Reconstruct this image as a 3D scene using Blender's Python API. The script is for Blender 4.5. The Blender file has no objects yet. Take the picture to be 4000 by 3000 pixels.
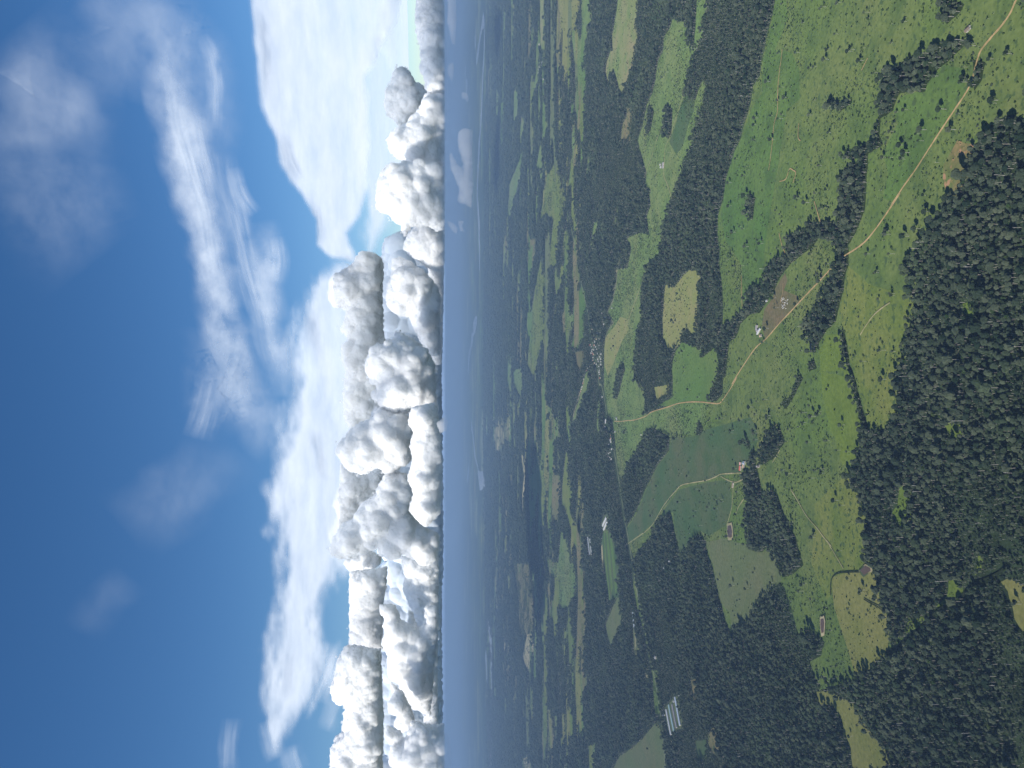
import bpy, math, random, json
import numpy as np
from mathutils import Vector, Matrix
from mathutils.geometry import delaunay_2d_cdt

R = math.radians
scene = bpy.context.scene
rng = np.random.default_rng(11)
random.seed(11)

# ------------------------------------------------------------------ camera (held sideways: the world's up points to the picture's left)
CAM_H = 850.0
cam_d = bpy.data.cameras.new('camera'); cam = bpy.data.objects.new('camera', cam_d)
scene.collection.objects.link(cam); scene.camera = cam
pitch = math.atan(258 / 2950)
cam_d.sensor_width = 36; cam_d.lens = 2950 / 4000 * 36
cam_d.clip_start = 1; cam_d.clip_end = 900000
xc = Vector((0, -math.sin(pitch), -math.cos(pitch))); yc = Vector((1, 0, 0)); zc = -Vector((0, math.cos(pitch), -math.sin(pitch)))
M = Matrix((xc, yc, zc)).transposed().to_4x4(); M.translation = (0, 0, CAM_H)
cam.matrix_world = M

# ------------------------------------------------------------------ sky, sun, exposure
SUN_AZ, SUN_EL = R(52), R(35)          # azimuth the shadows point to
sd = Vector((-math.sin(SUN_AZ) * math.cos(SUN_EL), -math.cos(SUN_AZ) * math.cos(SUN_EL), math.sin(SUN_EL)))
world = bpy.data.worlds.new('World'); scene.world = world; world.use_nodes = True
wn = world.node_tree; bg = wn.nodes['Background']
sky = wn.nodes.new('ShaderNodeTexSky'); sky.sky_type = 'NISHITA'; sky.sun_disc = False
sky.sun_elevation = SUN_EL; sky.sun_rotation = math.atan2(sd.x, sd.y)
sky.altitude = 850; sky.air_density = 1.0; sky.dust_density = 0.1; sky.ozone_density = 4.0
hs = wn.nodes.new('ShaderNodeHueSaturation'); hs.inputs['Saturation'].default_value = 1.20; hs.inputs['Hue'].default_value = .502
wn.links.new(sky.outputs[0], hs.inputs['Color']); wn.links.new(hs.outputs[0], bg.inputs[0]); bg.inputs[1].default_value = 0.088
sun_d = bpy.data.lights.new('sun', 'SUN'); sun = bpy.data.objects.new('sun', sun_d); scene.collection.objects.link(sun)
sun_d.energy = 4.6; sun_d.angle = R(0.53); sun_d.color = (1, 0.95, 0.87)
sun.rotation_euler = (-sd).to_track_quat('-Z', 'Y').to_euler(); sun.location = (0, 0, 3000)
vs = scene.view_settings; vs.view_transform = 'Standard'; vs.look = 'None'; vs.exposure = 0.30; vs.gamma = 1; vs.use_curve_mapping = False
cy = scene.cycles
scene.render.engine = 'CYCLES'; cy.use_denoising = True; cy.max_bounces = 9; cy.diffuse_bounces = 3; cy.glossy_bounces = 2; cy.transmission_bounces = 2
cy.transparent_max_bounces = 16; cy.volume_bounces = 4; cy.use_adaptive_sampling = True; cy.adaptive_threshold = 0.02

FIELDS=[
["wide grazing pasture","green",1,[[1042.7,1889.4],[975.5,1889.4],[957.5,1911.7],[923,1942.3],[895.3,1954],[870.7,1973.8],[835.6,1985.9],[826.6,2031.5],[781.5,2048.5],[744.7,2092.4],[711.2,2119.6],[686.3,2166.6],[655.4,2185.9],[619.2,2215.5],[569.5,2240.8],[563.8,2266.7],[526.3,2303.9],[468.2,2303.9],[422.7,2287.8],[368.9,2287.8],[288.7,2261.5],[212.2,2256.3],[163.5,2266.7],[146.3,2235.7],[136.2,2256.3],[100.1,2298.5],[22.8,2298.5],[-57.6,2342.3],[-62.6,2353.5],[-63.5,2387.7],[-122.2,2459.1],[-175.1,2509.1],[-180.5,2587.8],[-192.9,2671.5],[-210,2815.4],[-253.1,2823.4],[-325.9,2975.2],[-446.2,3163.6],[-595.4,3354.3],[-673.1,3494.4],[-740.4,3446.5],[-801.9,3354.3],[-708.1,3204.1],[-618.4,3047.8],[-538.2,2940.1],[-489.7,2799.5],[-550.8,2753],[-628.8,2671.5],[-585.3,2615.1],[-545,2547.9],[-506.7,2483.8],[-512.5,2411],[-554.4,2399.3],[-588.8,2342.3],[-624.5,2320.2],[-682.2,2277.2],[-722.9,2235.7],[-747.3,2195.7],[-697.3,2119.6],[-651.3,2040],[-601.3,1998.2],[-559.9,1934.6],[-532.1,1904.2],[-507.8,1860.4],[-519,1832.2],[-562.6,1791.5],[-602.6,1765.3],[-611.6,1721.2],[-578.4,1709],[-575.3,1656],[-581.7,1633.4],[-618.3,1650.3],[-648.7,1702.9],[-677.2,1679.1],[-688.5,1650.3],[-700.3,1658.6],[-667.6,1597.8],[-641.6,1546.1],[-614,1502.2],[-581.1,1456.2],[-553.2,1421.2],[-523.3,1391.9],[-501.5,1363.7],[-491.9,1383.8],[-458.6,1383.8],[-443.3,1396],[-432.7,1417],[-400.5,1414.8],[-366.8,1425.5],[-361.1,1442.9],[-356.9,1451.7],[-299,1460.6],[-250.5,1469.7],[-229.9,1483.5],[-227,1516.6],[-194.2,1523.8],[-173.1,1497.5],[-139,1488.1],[-125.3,1476.5],[-95.2,1478.8],[-91.3,1456.2],[-90.5,1442.9],[-88.2,1404.3],[-69.8,1371.7],[-59.4,1348.1],[-34,1352],[0.9,1355.9],[13.7,1352],[47.9,1332.8],[71,1336.6],[104.3,1321.6],[125.7,1306.9],[148.2,1306.9],[171.6,1314.2],[181,1299.6],[206,1332.8],[231,1317.9],[247.8,1285.4],[273.8,1261.1],[292.4,1227.9],[316.9,1215.1],[351.8,1227.9],[372.4,1224.7],[387.8,1205.7],[405.9,1184.1],[371.5,1151.7],[392.3,1123.7],[395.7,1104.8],[408.4,1091.7],[406,1063.9],[379.3,1039.7],[394.3,1021],[590.5,1021]]],
["long pasture between two woods","light",1,[[1365,2496.4],[1283.1,2342.3],[1215,2387.7],[1197.5,2434.8],[1153.9,2446.9],[1150,2483.8],[1114.7,2547.9],[1072.2,2601.4],[1043.6,2629],[1019,2587.8],[968.4,2521.9],[999.3,2471.4],[1007.1,2428.8],[969.8,2416.9],[912,2459.1],[866.9,2509.1],[828.5,2561],[796.8,2643],[755.4,2686],[701.2,2776.1],[704.3,2791.7],[630.6,2839.5],[614.5,2922.8],[559.3,2888.9],[516.9,2922.8],[500.7,3066.6],[463.5,3163.6],[367.1,3245.7],[298.4,3204.1],[251.3,3288.3],[142.7,3310],[32.9,3354.3],[-24.6,3183.7],[-129.9,3163.6],[-115.8,3066.6],[-88.4,2839.5],[-72.5,2686],[-61.6,2509.1],[-63.5,2387.7],[-122.2,2459.1],[-175.1,2509.1],[-180.5,2587.8],[-190.6,2671.5],[-210.6,2823.4],[-197.5,2839.5],[-189.6,2940.1],[-181.2,3047.8],[-197.2,3143.7],[-262.9,3245.7],[-332.9,3354.3],[-404.7,3494.4],[-336.3,3389],[-403.4,3483.1],[-465.5,3608.1],[-499,3634.1],[-367.9,3714.6],[-308.5,3742.2],[-186.9,3798.6],[-160.1,3916.6],[-30.8,4009.9],[39.2,4009.9],[205.5,4009.9],[267.8,3947.2],[312.4,3770.2],[376.3,3916.6],[415.6,3798.6],[499.1,3714.6],[575.2,3687.4],[544,3483.1],[623.9,3412],[685.2,3494.4],[681.7,3446.5],[663.2,3266.8],[625.9,3104.7],[712.2,3143.7],[740.4,3085.5],[827.8,3104.7],[771.7,3104.7],[808.2,3085.5],[849.2,3163.6],[901.7,3143.7],[966.6,3204.1],[1082.5,3299.1],[1126.8,3204.1],[1184.7,3143.7],[1197.2,3066.6],[1236.3,3011.1],[1296.4,2975.2],[1305.7,2905.8],[1356.3,2888.9],[1356.5,2807.4],[1374.2,2776.1],[1279.1,2615.1],[1209.8,2587.8],[1151.7,2534.8],[1253.9,2509.1]]],
["olive pasture","tan",0.3,[[342.1,2888.9],[383.4,2872.3],[379.6,2807.4],[359.6,2760.7],[389,2643],[398.4,2587.8],[382.8,2483.8],[351,2434.8],[304.9,2459.1],[254.9,2496.4],[214.1,2509.1],[170.4,2483.8],[165.3,2534.8],[196.6,2615.1],[178.4,2671.5],[147.9,2686],[124.9,2776.1],[137.1,2839.5],[183.9,2905.8],[271.3,2905.8]]],
["green pasture","light2",0.3,[[151.6,2671.5],[130,2509.1],[115.1,2459.1],[89.9,2446.9],[113.7,2342.3],[107.8,2298.5],[0,2298.5],[-10.4,2353.5],[-58.1,2364.8],[-59.4,2509.1],[-72.5,2686],[-85.6,2823.4],[-86.1,2922.8],[-93.6,3011.1],[-49.3,2776.1],[48.1,2776.1],[27.5,2791.7],[83.1,2776.1],[127.4,2730.3]]],
["tan fallow patch","tan",0.2,[[-13.3,3029.4],[-3,2823.4],[-36.2,2839.5],[-63.1,2993]]],
["dark ploughed pasture","dark",0.1,[[-211.8,2807.4],[-177.2,2509.1],[-148.3,2411],[-128.8,2277.2],[-110,2166.6],[-92.1,2048.5],[-117.8,2014.7],[-154,1998.2],[-187.3,2031.5],[-223.6,2083.5],[-258.1,2138.2],[-312.2,2411],[-375.7,2700.6],[-480.8,2888.9],[-570.9,3038.6],[-742.5,3470.3],[-676.9,3489.6],[-591.5,3332],[-443.5,3143.7],[-330.9,2975.2],[-257.8,2823.4]]],
["dark pasture beside the farm","dark",0.3,[[-386.9,2700.6],[-322.3,2411],[-288.2,2205.6],[-366.7,2185.9],[-431.2,2235.7],[-493.7,2387.7],[-491.8,2471.4],[-532.2,2547.9],[-572.1,2615.1],[-626,2678.7],[-549.3,2745.4],[-481,2776.1],[-522.3,2905.8],[-567.6,2993],[-490.4,2888.9]]],
["grey green pasture","grey",0.1,[[-516.6,2411],[-473,2256.3],[-455.5,2083.5],[-463.5,2040],[-452.3,1965.9],[-425.7,1896.8],[-490,1860.4],[-476.2,1860.4],[-502.7,1853.3],[-532.1,1904.2],[-597.9,1998.2],[-647.8,2040],[-693.7,2119.6],[-740.4,2185.9],[-687.4,2205.6],[-682.2,2277.2],[-624.5,2320.2],[-571.2,2342.3],[-575.7,2353.5]]],
["olive pasture by the woods","olive",0.3,[[-278.3,1676],[-221.6,1592.5],[-185.4,1526.3],[-219.9,1521.4],[-229.9,1483.5],[-250.5,1469.7],[-299.5,1462.9],[-348,1456.2],[-361.9,1451.7],[-378.5,1478.8],[-397.9,1526.3],[-421.2,1592.5],[-464.8,1603.2],[-484.7,1624.9],[-419.3,1693.7]]],
["olive pasture with a straight edge","tan2",0.3,[[-489,1592.5],[-450.4,1600.5],[-425.2,1597.8],[-396.6,1526.3],[-379.8,1478.8],[-373.5,1442.9],[-374.1,1425.5],[-432.7,1417],[-443.3,1396],[-459.3,1385.8],[-492.6,1385.8],[-518.5,1391.9],[-548.4,1421.2],[-578.6,1456.2],[-611.4,1502.2],[-567.8,1531.2],[-511.3,1576.7]]],
["bright pasture","bright",0.2,[[29.3,1658.6],[27.2,1536.1],[1,1514.2],[-37.5,1499.8],[-75.4,1488.1],[-115.4,1478.8],[-136.5,1488.1],[-168.2,1499.8],[-174.3,1556.2],[-133.4,1576.7],[-103.1,1608.5],[-26.9,1641.6],[73.1,1658.6],[110.4,1624.9],[107.3,1576.7],[95,1551.1],[54.8,1536.1],[15.6,1551.1]]],
["olive pasture beside the near forest","olive",0.8,[[250.7,1531.2],[201.6,1456.2],[180.7,1387.8],[172.1,1317.9],[148.4,1308.7],[125.9,1308.7],[104.5,1323.5],[71.1,1338.5],[48,1334.7],[13.7,1352],[-33.9,1350.1],[-57.1,1350.1],[-68.6,1371.7],[-87,1404.3],[-88,1442.9],[-83.8,1456.2],[-56.7,1465.2],[-29.4,1478.8],[0.9,1497.5],[15.2,1507],[54.5,1526.3],[94.1,1536.1],[121.5,1551.1],[162.7,1566.4],[205.6,1546.1]]],
["dark green pasture beside the dirt road","lush",0.4,[[548,1224.7],[517.7,1172.2],[489.3,1172.2],[482.4,1154.6],[449.4,1208.8],[413.3,1268],[373.7,1332.8],[347.3,1375.7],[363.7,1404.3],[407.3,1387.8],[448,1404.3],[466.8,1387.8],[491.6,1355.9],[520.5,1371.7],[539.9,1348.1],[526.3,1288.9],[538.7,1264.5]]],
["lush pasture strip","lush",0.4,[[994.7,1889.4],[962.3,1825.3],[912.6,1818.5],[866.8,1889.4],[820.4,1798.2],[761.4,1758.9],[687.4,1752.5],[683.8,1825.3],[572.6,1867.6],[475.6,1911.7],[350.5,1958],[251.2,1958],[196.7,2048.5],[212.2,2101.4],[341.2,2110.5],[436,2235.7],[520.4,2277.2],[624.1,2235.7],[686.3,2166.6],[715.3,2110.5],[764.2,2048.5],[784,1973.8],[867.3,1965.9],[915.9,1926.9]]],
["bare reddish clearing","scar",0.6,[[405.8,1190.2],[387.5,1151.7],[363.2,1157.5],[341.5,1151.7],[331.8,1175.1],[310.3,1187.2],[317.2,1215.1],[352.2,1227.9],[376.7,1224.7],[392,1205.7]]],
["ploughed brown patch","brown",0,[[249.1,1889.4],[279.1,1832.2],[258.6,1818.5],[236.5,1839.2],[211.7,1758.9],[196,1752.5],[177.8,1811.7],[146.8,1889.4],[121.6,1950.1],[153.1,1973.8],[198.2,1958],[225.2,1904.2]]],
["scrubby hollow","dark",2,[[1029.5,2615.1],[964.2,2521.9],[939.2,2534.8],[915,2587.8],[858.8,2657.2],[849.8,2730.3],[925.2,2823.4],[951.3,2760.7],[998.9,2700.6]]],
["bare clearing at the forest edge","tan2",0.4,[[-707.8,1670.2],[-686.7,1624.9],[-674.3,1561.3],[-669.9,1507],[-678.2,1478.8],[-697.3,1465.2],[-701.4,1425.5],[-706.7,1396],[-724.6,1383.8],[-752.1,1363.7],[-829.5,1511.8],[-767,1521.4],[-755.7,1536.1],[-736.3,1551.1],[-719.1,1566.4],[-708.9,1592.5],[-731.4,1658.6]]],
["bare clearing in the near forest","tan2",0.2,[[-303.4,1089.1],[-293.8,1073.8],[-296.7,1049.2],[-303.5,1021],[-358.8,1021],[-366.2,1049.2],[-351.7,1061.4],[-331.7,1068.8],[-315.1,1076.4]]],
["grassy forest clearing","bright",2,[[-191.9,1352],[-188.2,1332.8],[-193.9,1316],[-225.9,1317.9],[-247.9,1314.2],[-263.6,1325.3],[-266.3,1352],[-256.7,1363.7],[-247.1,1375.7],[-227.4,1355.9]]],
["grassy forest clearing","bright",2,[[-54.8,1237.7],[-64.3,1215.1],[-68.8,1181.1],[-80.6,1175.1],[-89.6,1187.2],[-90.7,1202.5],[-76.9,1215.1]]],
["grassy forest clearing","bright",2,[[116.2,1274.9],[105.8,1227.9],[95.4,1202.5],[82.1,1221.5],[97.8,1234.4]]],
["grassy forest clearing","bright",2,[[132.4,1178.1],[131.6,1151.7],[107.6,1151.7],[117.5,1172.2]]],
["grassy forest clearing","bright",3,[[-326.3,1208.8],[-323.4,1181.1],[-344.2,1175.1],[-368.7,1196.3],[-389,1244.3],[-359.4,1215.1]]],
["grassy forest clearing","bright",3,[[-276.2,1140.4],[-269.1,1126.5],[-298.6,1134.8],[-309.8,1148.9]]],
["grassy forest clearing","bright",3,[[-431.1,1325.3],[-411.3,1268],[-440,1296],[-463.3,1332.8]]],
["grassy forest clearing","bright",3,[[-479.1,1359.8],[-472.7,1340.4],[-503.9,1363.7]]],
["clearing in the wood","green",2,[[-400.8,1965.9],[-386.9,1911.7],[-419.2,1911.7],[-425.7,1942.3]]],
["distant pasture","pink",0.4,[[1964.9,3660.6],[1775.1,3299.8],[1654.2,3299.8],[1625.7,3343.8],[1555.3,3299.8],[1527.8,3299.8],[1473.9,3366.3],[1415.8,3459.1],[1392.2,3532],[1381.9,3582.4],[1488.9,3687.4],[1584.3,3770.2],[1595.2,3827.4],[1561.3,3886.4],[1656.9,3978.3],[1709.6,3947.2],[1722.4,3856.7],[1785.8,3827.4],[1822.2,3770.2],[1857.5,3714.6]]],
["distant pasture","light",0.3,[[2721.4,5098.6],[2655.8,4974],[2492.1,4925.8],[2414,4949.8],[2290.9,4809.3],[2170.9,4720],[2251.8,4676.5],[2370.8,4698.1],[2476.9,4633.8],[2330.3,4355.2],[2135.5,4355.2],[2080.1,4470.5],[2003.8,4550.7],[1926.8,4676.5],[1901.2,4809.3],[2015.4,4855.3],[2135.9,4949.8],[2344.5,5048],[2511.3,5048]]],
["distant fallow land","brown2",0.8,[[1309.6,3483.1],[1246.7,3389],[1177.7,3435.4],[1120.6,3435.4],[1169,3532],[1178,3634.1],[1256.8,3582.4],[1260.2,3507.4]]],
["distant pasture","light",0.1,[[1384.4,4470.5],[1317.2,4393],[1229,4470.5],[1237.7,4530.4]]],
["distant pasture","light",0.1,[[1483.1,5098.6],[1413.1,4998.5],[1332.5,5202.8],[1328.7,5256.5]]],
["distant pasture","olive",0.1,[[2028.8,5665.3],[1880,5395.6],[1875.5,5542.2],[1879.2,5665.3]]],
["distant pasture","olive",0.1,[[1812.6,5603.1],[1746.4,5395.6],[1701.8,5542.2],[1757.7,5665.3]]],
["distant pale fallow land","pink",0.1,[[3613.2,6793.8],[3433.2,6451.6],[3055.1,6371.3],[2986.9,6451.6],[2899.7,6618.3],[3109.9,6793.8]]],
["distant pasture","light",0.1,[[3484.1,7327.4],[3390.6,7153.8],[3351.1,7380],[3334.1,7620.9]]],
["distant pasture","light",0.1,[[2978.3,6931.5],[2815.8,6704.9],[2791.6,6978.7],[2729.6,7275.5],[2683.5,7380],[2885.2,7275.5]]],
["distant pasture","light",0.1,[[2434.2,6451.6],[2329.8,6254.5],[2243.6,6331.9],[2162.2,6216.6],[2126.1,6451.6],[2172.5,6661.3],[2325.1,6533.9]]],
["distant pasture","light",0.1,[[3627.5,9402.4],[3557.9,8914.6],[3235.9,8914.6],[3229.6,9234],[3318,9488.9]]],
["distant pasture","light",0.1,[[3025,8405.5],[2779.6,8012.8],[2729.5,8474.7],[2704,8616.5],[2916.3,8616.5]]],
["distant pasture","light",0.2,[[2555.7,7889.9],[2480.2,8337.4],[2350.2,8616.5],[2269.6,9152.1],[2282.4,9402.4],[2168.6,9946.1],[2390.6,10344.6],[2560.2,10141.4],[2679.4,10141.4],[2622.2,9071.5]]],
["distant pasture","light",0.2,[[5017.9,12708.5],[4611.7,11973.7],[4338.7,12257.2],[4583.9,12834.4]]],
["distant pasture","light",0.1,[[2159.2,6793.8],[2109.8,6533.9],[1948.4,6533.9],[1809.8,6618.3],[1778,6704.9],[1995.3,6885],[1991.5,7074.9],[1858,7380],[1860.2,7487.6],[2019.1,7173.8]]],
["distant pasture","bright",0.1,[[2005.4,6371.3],[1877.4,6293],[1819.3,6533.9],[1799.5,6661.3]]],
["distant rough pasture","olive",0.8,[[1740.9,5997.8],[1739,5665.3],[1564.6,5542.2],[1457.5,5482.7],[1324.8,5311.3],[1279.6,5311.3],[1190,5424.3],[1182.5,5603.1],[1027.2,5665.3],[916.4,5793.8],[937.4,5928.3],[941.4,6216.6],[994.4,6293],[1072,6141.9],[1299.1,5928.3],[1447.4,6371.3],[1448.4,6618.3],[1486.4,6793.8],[1590.1,6618.3],[1741.3,6371.3]]],
["distant pasture","olive",0.6,[[1183.5,6661.3],[912.9,6451.6],[700.3,6451.6],[487.8,6451.6],[285.9,6704.9],[92,7074.9],[71.6,7380],[204.7,7829.8],[391.8,7712.4],[503.6,7487.6],[688.4,7487.6],[895.9,7173.8],[1094.9,6793.8]]],
["distant pasture","light",0.1,[[1131.1,4855.3],[1080.8,4809.3],[986.6,4855.3],[989.1,4949.8],[1071,4949.8]]],
["distant pasture","light",0.1,[[928.5,4281.5],[905.9,4175.6],[857.5,4175.6],[807.9,4281.5],[757.5,4318.1],[799.5,4393],[886.2,4318.1]]],
["distant pasture","light",0.5,[[917.8,3660.6],[893.2,3634.1],[832.5,3687.4],[776.8,3714.6],[800.7,3770.2]]],
["distant pasture strip","olive",0.1,[[1089,5367.2],[1075.6,5256.5],[978.9,5395.6],[867.8,5482.7],[849.8,5367.2],[732.1,5482.7],[681.4,5665.3],[534.2,5793.8],[370.5,5928.3],[335.2,5997.8],[589.9,5873.8],[709.4,5665.3],[877.1,5542.2]]],
["distant fallow land","brown2",0.4,[[1473.1,7598.4],[1354.1,6978.7],[1232.9,7074.9],[1103.4,7380],[948.3,7598.4],[854.6,7770.7],[1089.2,7712.4],[1251.5,7542.6]]],
["distant green pasture","lush",0.3,[[610.4,4676.5],[576.7,4591.9],[458.7,4550.7],[290.6,4633.8],[224,4855.3],[260.3,5098.6],[339.5,4902.1],[420.5,4998.5],[503.1,4998.5],[593.2,4855.3]]],
["distant brown fallow","brown",0,[[209.9,4902.1],[206.2,4633.8],[158.8,4591.9],[77.3,4720],[127.6,4855.3]]],
["tan dry pasture","tan",0.2,[[250.1,3978.3],[287.4,3770.2],[331.5,3634.1],[306.4,3483.1],[246.8,3459.1],[213.8,3582.4],[129.9,3742.2],[38.3,3916.6],[105.7,4009.9],[185.6,4009.9]]],
["distant pasture along a lane","light",0.4,[[59.5,4550.7],[80.7,4470.5],[76.1,4431.4],[2.7,4393],[-119.8,4633.8],[-195.9,4809.3],[-256.3,4902.1],[-272.2,5048],[-220,4998.5],[-116.4,4809.3],[2.8,4633.8]]],
["distant pasture","light",0.2,[[68,9488.9],[187.5,9234],[166.7,8204.5],[-62.9,8270.4],[-203.7,8474.7],[-426.4,8763],[-287.4,8914.6],[-136.3,8616.5],[-24.7,9234]]],
["distant pasture","light",0.1,[[-155.7,9851.2],[-245.7,9576.9],[-470,9666.6],[-320.3,9946.1]]],
["distant pasture","light",0.2,[[-46,7712.4],[-95.3,7598.4],[-295.8,7950.9],[-521.9,8012.8],[-466.9,8204.5],[-256.6,7950.9]]],
["distant fallow land","brown2",0.5,[[-314.3,7173.8],[-294.4,6978.7],[-449.1,6885],[-616,6978.7],[-546.1,7275.5],[-414.5,7275.5]]],
["distant pasture","light",0.1,[[-260.3,5928.3],[-251.7,5728.8],[-389.1,5665.3],[-479.6,5860.3],[-352.3,5997.8],[-229.1,6141.9],[-314.9,6451.6],[-153.6,6371.3],[-196.4,6069]]],
["distant pasture","light",0.1,[[-87.4,4175.6],[-113.3,4107.7],[-299.5,4141.4],[-241.6,4210.3]]],
["distant pale pasture","olive",0,[[-479.1,5311.3],[-464.8,5150.2],[-598.4,5202.8],[-712.9,5098.6],[-872.8,5048],[-951.4,4809.3],[-1060.8,4764.2],[-1060.6,4949.8],[-942.1,5202.8],[-882.8,5367.2],[-883.5,5482.7],[-747.7,5482.7],[-572.7,5367.2]]],
["distant pale pasture","brown2",0.2,[[-721.2,5860.3],[-664.3,5542.2],[-774,5542.2],[-921.1,5603.1],[-1071.4,5665.3],[-904.3,5793.8]]],
["distant fallow land","brown2",0.5,[[-749.3,6533.9],[-708.3,5997.8],[-856.7,6069],[-919.8,6371.3],[-856.9,6533.9]]],
["distant pasture","pale",0.1,[[-685.3,8405.5],[-777,8204.5],[-975.3,7950.9],[-1189.6,8075.7],[-1433.2,8337.4],[-1237.7,8405.5],[-1006.1,8204.5],[-830.1,8474.7]]],
["distant pasture","light",0,[[-745.1,7598.4],[-699.6,7380],[-851.4,7224.3],[-857.4,7380]]],
["distant pasture","light",0.8,[[-1085,5542.2],[-1060.1,5367.2],[-1176.2,5098.6],[-1297.3,5048],[-1574.4,6141.9],[-1465.6,6371.3],[-1351.8,5665.3]]],
["distant pasture","light",0.8,[[-1487.1,6216.6],[-1199.1,4998.5],[-1285.7,4855.3],[-1387.1,4902.1],[-1532.8,5150.2],[-1675.2,5542.2],[-1637.2,5665.3],[-1480.7,5603.1],[-1516.7,5928.3]]],
["distant pasture","brown2",0.3,[[-1353.2,4809.3],[-1305.1,4720],[-1370.5,4571.2],[-1393.8,4676.5]]],
["planted field","dark",0,[[-879.3,4091.1],[-792.1,4025.9],[-753.8,3827.4],[-806.3,3687.4],[-932.6,3608.1],[-990.4,3608.1],[-1041,3660.6],[-1140.5,3856.7],[-1020,3962.7]]],
["distant pale pasture","grey",0.2,[[-1288,3978.3],[-1142.6,3798.6],[-1074.6,3714.6],[-1021.6,3634.1],[-1102.6,3582.4],[-1142.2,3557],[-1309.5,3770.2],[-1360.7,3827.4],[-1333.3,3916.6]]],
["distant pasture","grey",0.1,[[-1825.8,4949.8],[-1735,4809.3],[-1758.4,4764.2],[-1909.9,4809.3],[-1994.7,4764.2],[-1968,4855.3],[-1924,4949.8]]],
["distant pasture","grey",0.5,[[-1858,4676.5],[-1696.2,4393],[-1784.1,4431.4],[-1958.6,4676.5]]],
["distant green pasture","bright",0,[[-2255.9,5150.2],[-2166.3,5098.6],[-2210.3,4949.8],[-2333,4949.8],[-2420.4,5048],[-2383.6,5150.2]]],
["distant pasture","light",0.1,[[-2610.9,5860.3],[-2497,5665.3],[-2684,5665.3],[-2753.6,5793.8]]],
["distant pasture","light",0.3,[[-2147.4,4470.5],[-2114.6,4355.2],[-2001.2,4175.6],[-2111.6,4245.6],[-2215.6,4355.2],[-2202.4,4431.4]]],
["distant pale pasture","olive",0,[[-2203.3,6618.3],[-2201.5,6451.6],[-2306.6,6216.6],[-2491,6216.6],[-2520.8,6371.3],[-2339.7,6451.6]]],
["distant bare clearing","pale",0.5,[[-2589.2,7829.8],[-2441.9,7380],[-2599.1,7275.5],[-2913.2,7598.4],[-3007.9,7950.9],[-3029.5,8337.4]]],
["distant bare clearing","pale",2,[[-3413,14364],[-2581.2,10141.4],[-2752.9,9576.9],[-3220.9,9758],[-3538.7,9576.9],[-3967.8,9946.1],[-4208.1,10776.1],[-4337.7,11756],[-4032.9,12615.6],[-3586.7,13261.5]]],
["distant bare clearing","pale",2,[[-1955.5,12615.6],[-1617.2,11005.5],[-1228.9,9402.4],[-1537.5,9402.4],[-2075.6,9758],[-2400.2,9402.4],[-3558.7,13976.8],[-2598,13261.5]]],
["distant bare clearing","pale",2,[[-584,12029.3],[-409.8,10141.4],[-602.5,9758],[-895.5,11005.5],[-1066.9,12615.6],[-927.7,13609.8]]],
["distant scrub","brown2",2,[[-2240.2,9402.4],[-1813.7,7598.4],[-2096.5,7275.5],[-2407.6,7275.5],[-2856.1,8474.7],[-2520.8,8763]]],
["distant bare clearing","pale",1,[[-4125.3,8337.4],[-3844.1,7712.4],[-3825.7,7380],[-4182.8,8075.7]]],
["grey green field","grey",0,[[-1366.9,2993],[-1383.9,2905.8],[-1414.6,2888.9],[-1441,2864],[-1494.3,2855.8],[-1549.8,2888.9],[-2094.7,3930.9],[-1824.8,3646.5],[-1669.8,3399.8],[-1533.1,3204.1]]],
["brown fallow patch","brown2",0.4,[[-1030.7,2561],[-1001.9,2509.1],[-1063,2483.8],[-1092.6,2534.8]]],
["reddish bare patch","brown2",0.2,[[-1143.3,2387.7],[-1090.7,2342.3],[-1109.6,2298.5],[-1134.1,2293.1],[-1169,2309.3],[-1177.3,2342.3],[-1170.1,2393.5]]],
["small grey field","dark",0.1,[[-1216.5,2509.1],[-1166.3,2411],[-1189,2399.3],[-1235.1,2411],[-1269.1,2496.4]]],
["small bare patch","pale",0,[[-1240,3163.6],[-1222.6,3104.7],[-1248.4,3104.7],[-1269,3143.7]]],
["green strip by the highway","green",0.5,[[-810.5,3354.3],[-849.6,3288.3],[-984,3224.8],[-1182.3,3066.6],[-1157.9,2975.2],[-1203.4,2940.1],[-1247.2,2975.2],[-1231.8,3011.1],[-1168.9,3085.5],[-1067.3,3183.7],[-1013.9,3288.3],[-928.2,3376.9]]],
["green strip by the highway","green",1.5,[[-1170.2,3047.8],[-1152.9,2975.2],[-1203.4,2940.1],[-1290.5,2914.3],[-1347.3,3011.1],[-1268.1,3038.6]]],
["shed clearing","grey",0.2,[[-1273,2878.6],[-1232.1,2841.6],[-1153.2,2736.1],[-1149.6,2702.5],[-1232.1,2637.9],[-1251.7,2669.8],[-1275.1,2713.6],[-1300.8,2736.1],[-1334.3,2782],[-1345.5,2817.5]]],
["shed clearing","grey",0.2,[[-697.1,3978.3],[-691,3886.4],[-777.5,3916.6],[-805.4,4025.9],[-777.6,4091.1]]],
["shed clearing","grey",0.2,[[-913.9,4502.2],[-883.1,4347.7],[-990.4,4281.5],[-1024.5,4431.4]]],
["shed clearing","grey",0.2,[[-1030.6,3399.8],[-1017.1,3354.3],[-1184.9,3245.7],[-1229.2,3354.3]]],
["planted field row","light2",0,[[-792.1,4025.9],[-787.8,4003.6],[-917.9,3962.7],[-1010.8,3916.6],[-1121.3,3856.7],[-1129.8,3886.4],[-925.1,3994.1]]],
["planted field row","light2",0,[[-779.9,3962.7],[-773.9,3931.8],[-893.8,3856.7],[-988.2,3827.4],[-1041.6,3798.6],[-1076.4,3833.3],[-907.5,3916.6]]],
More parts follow.
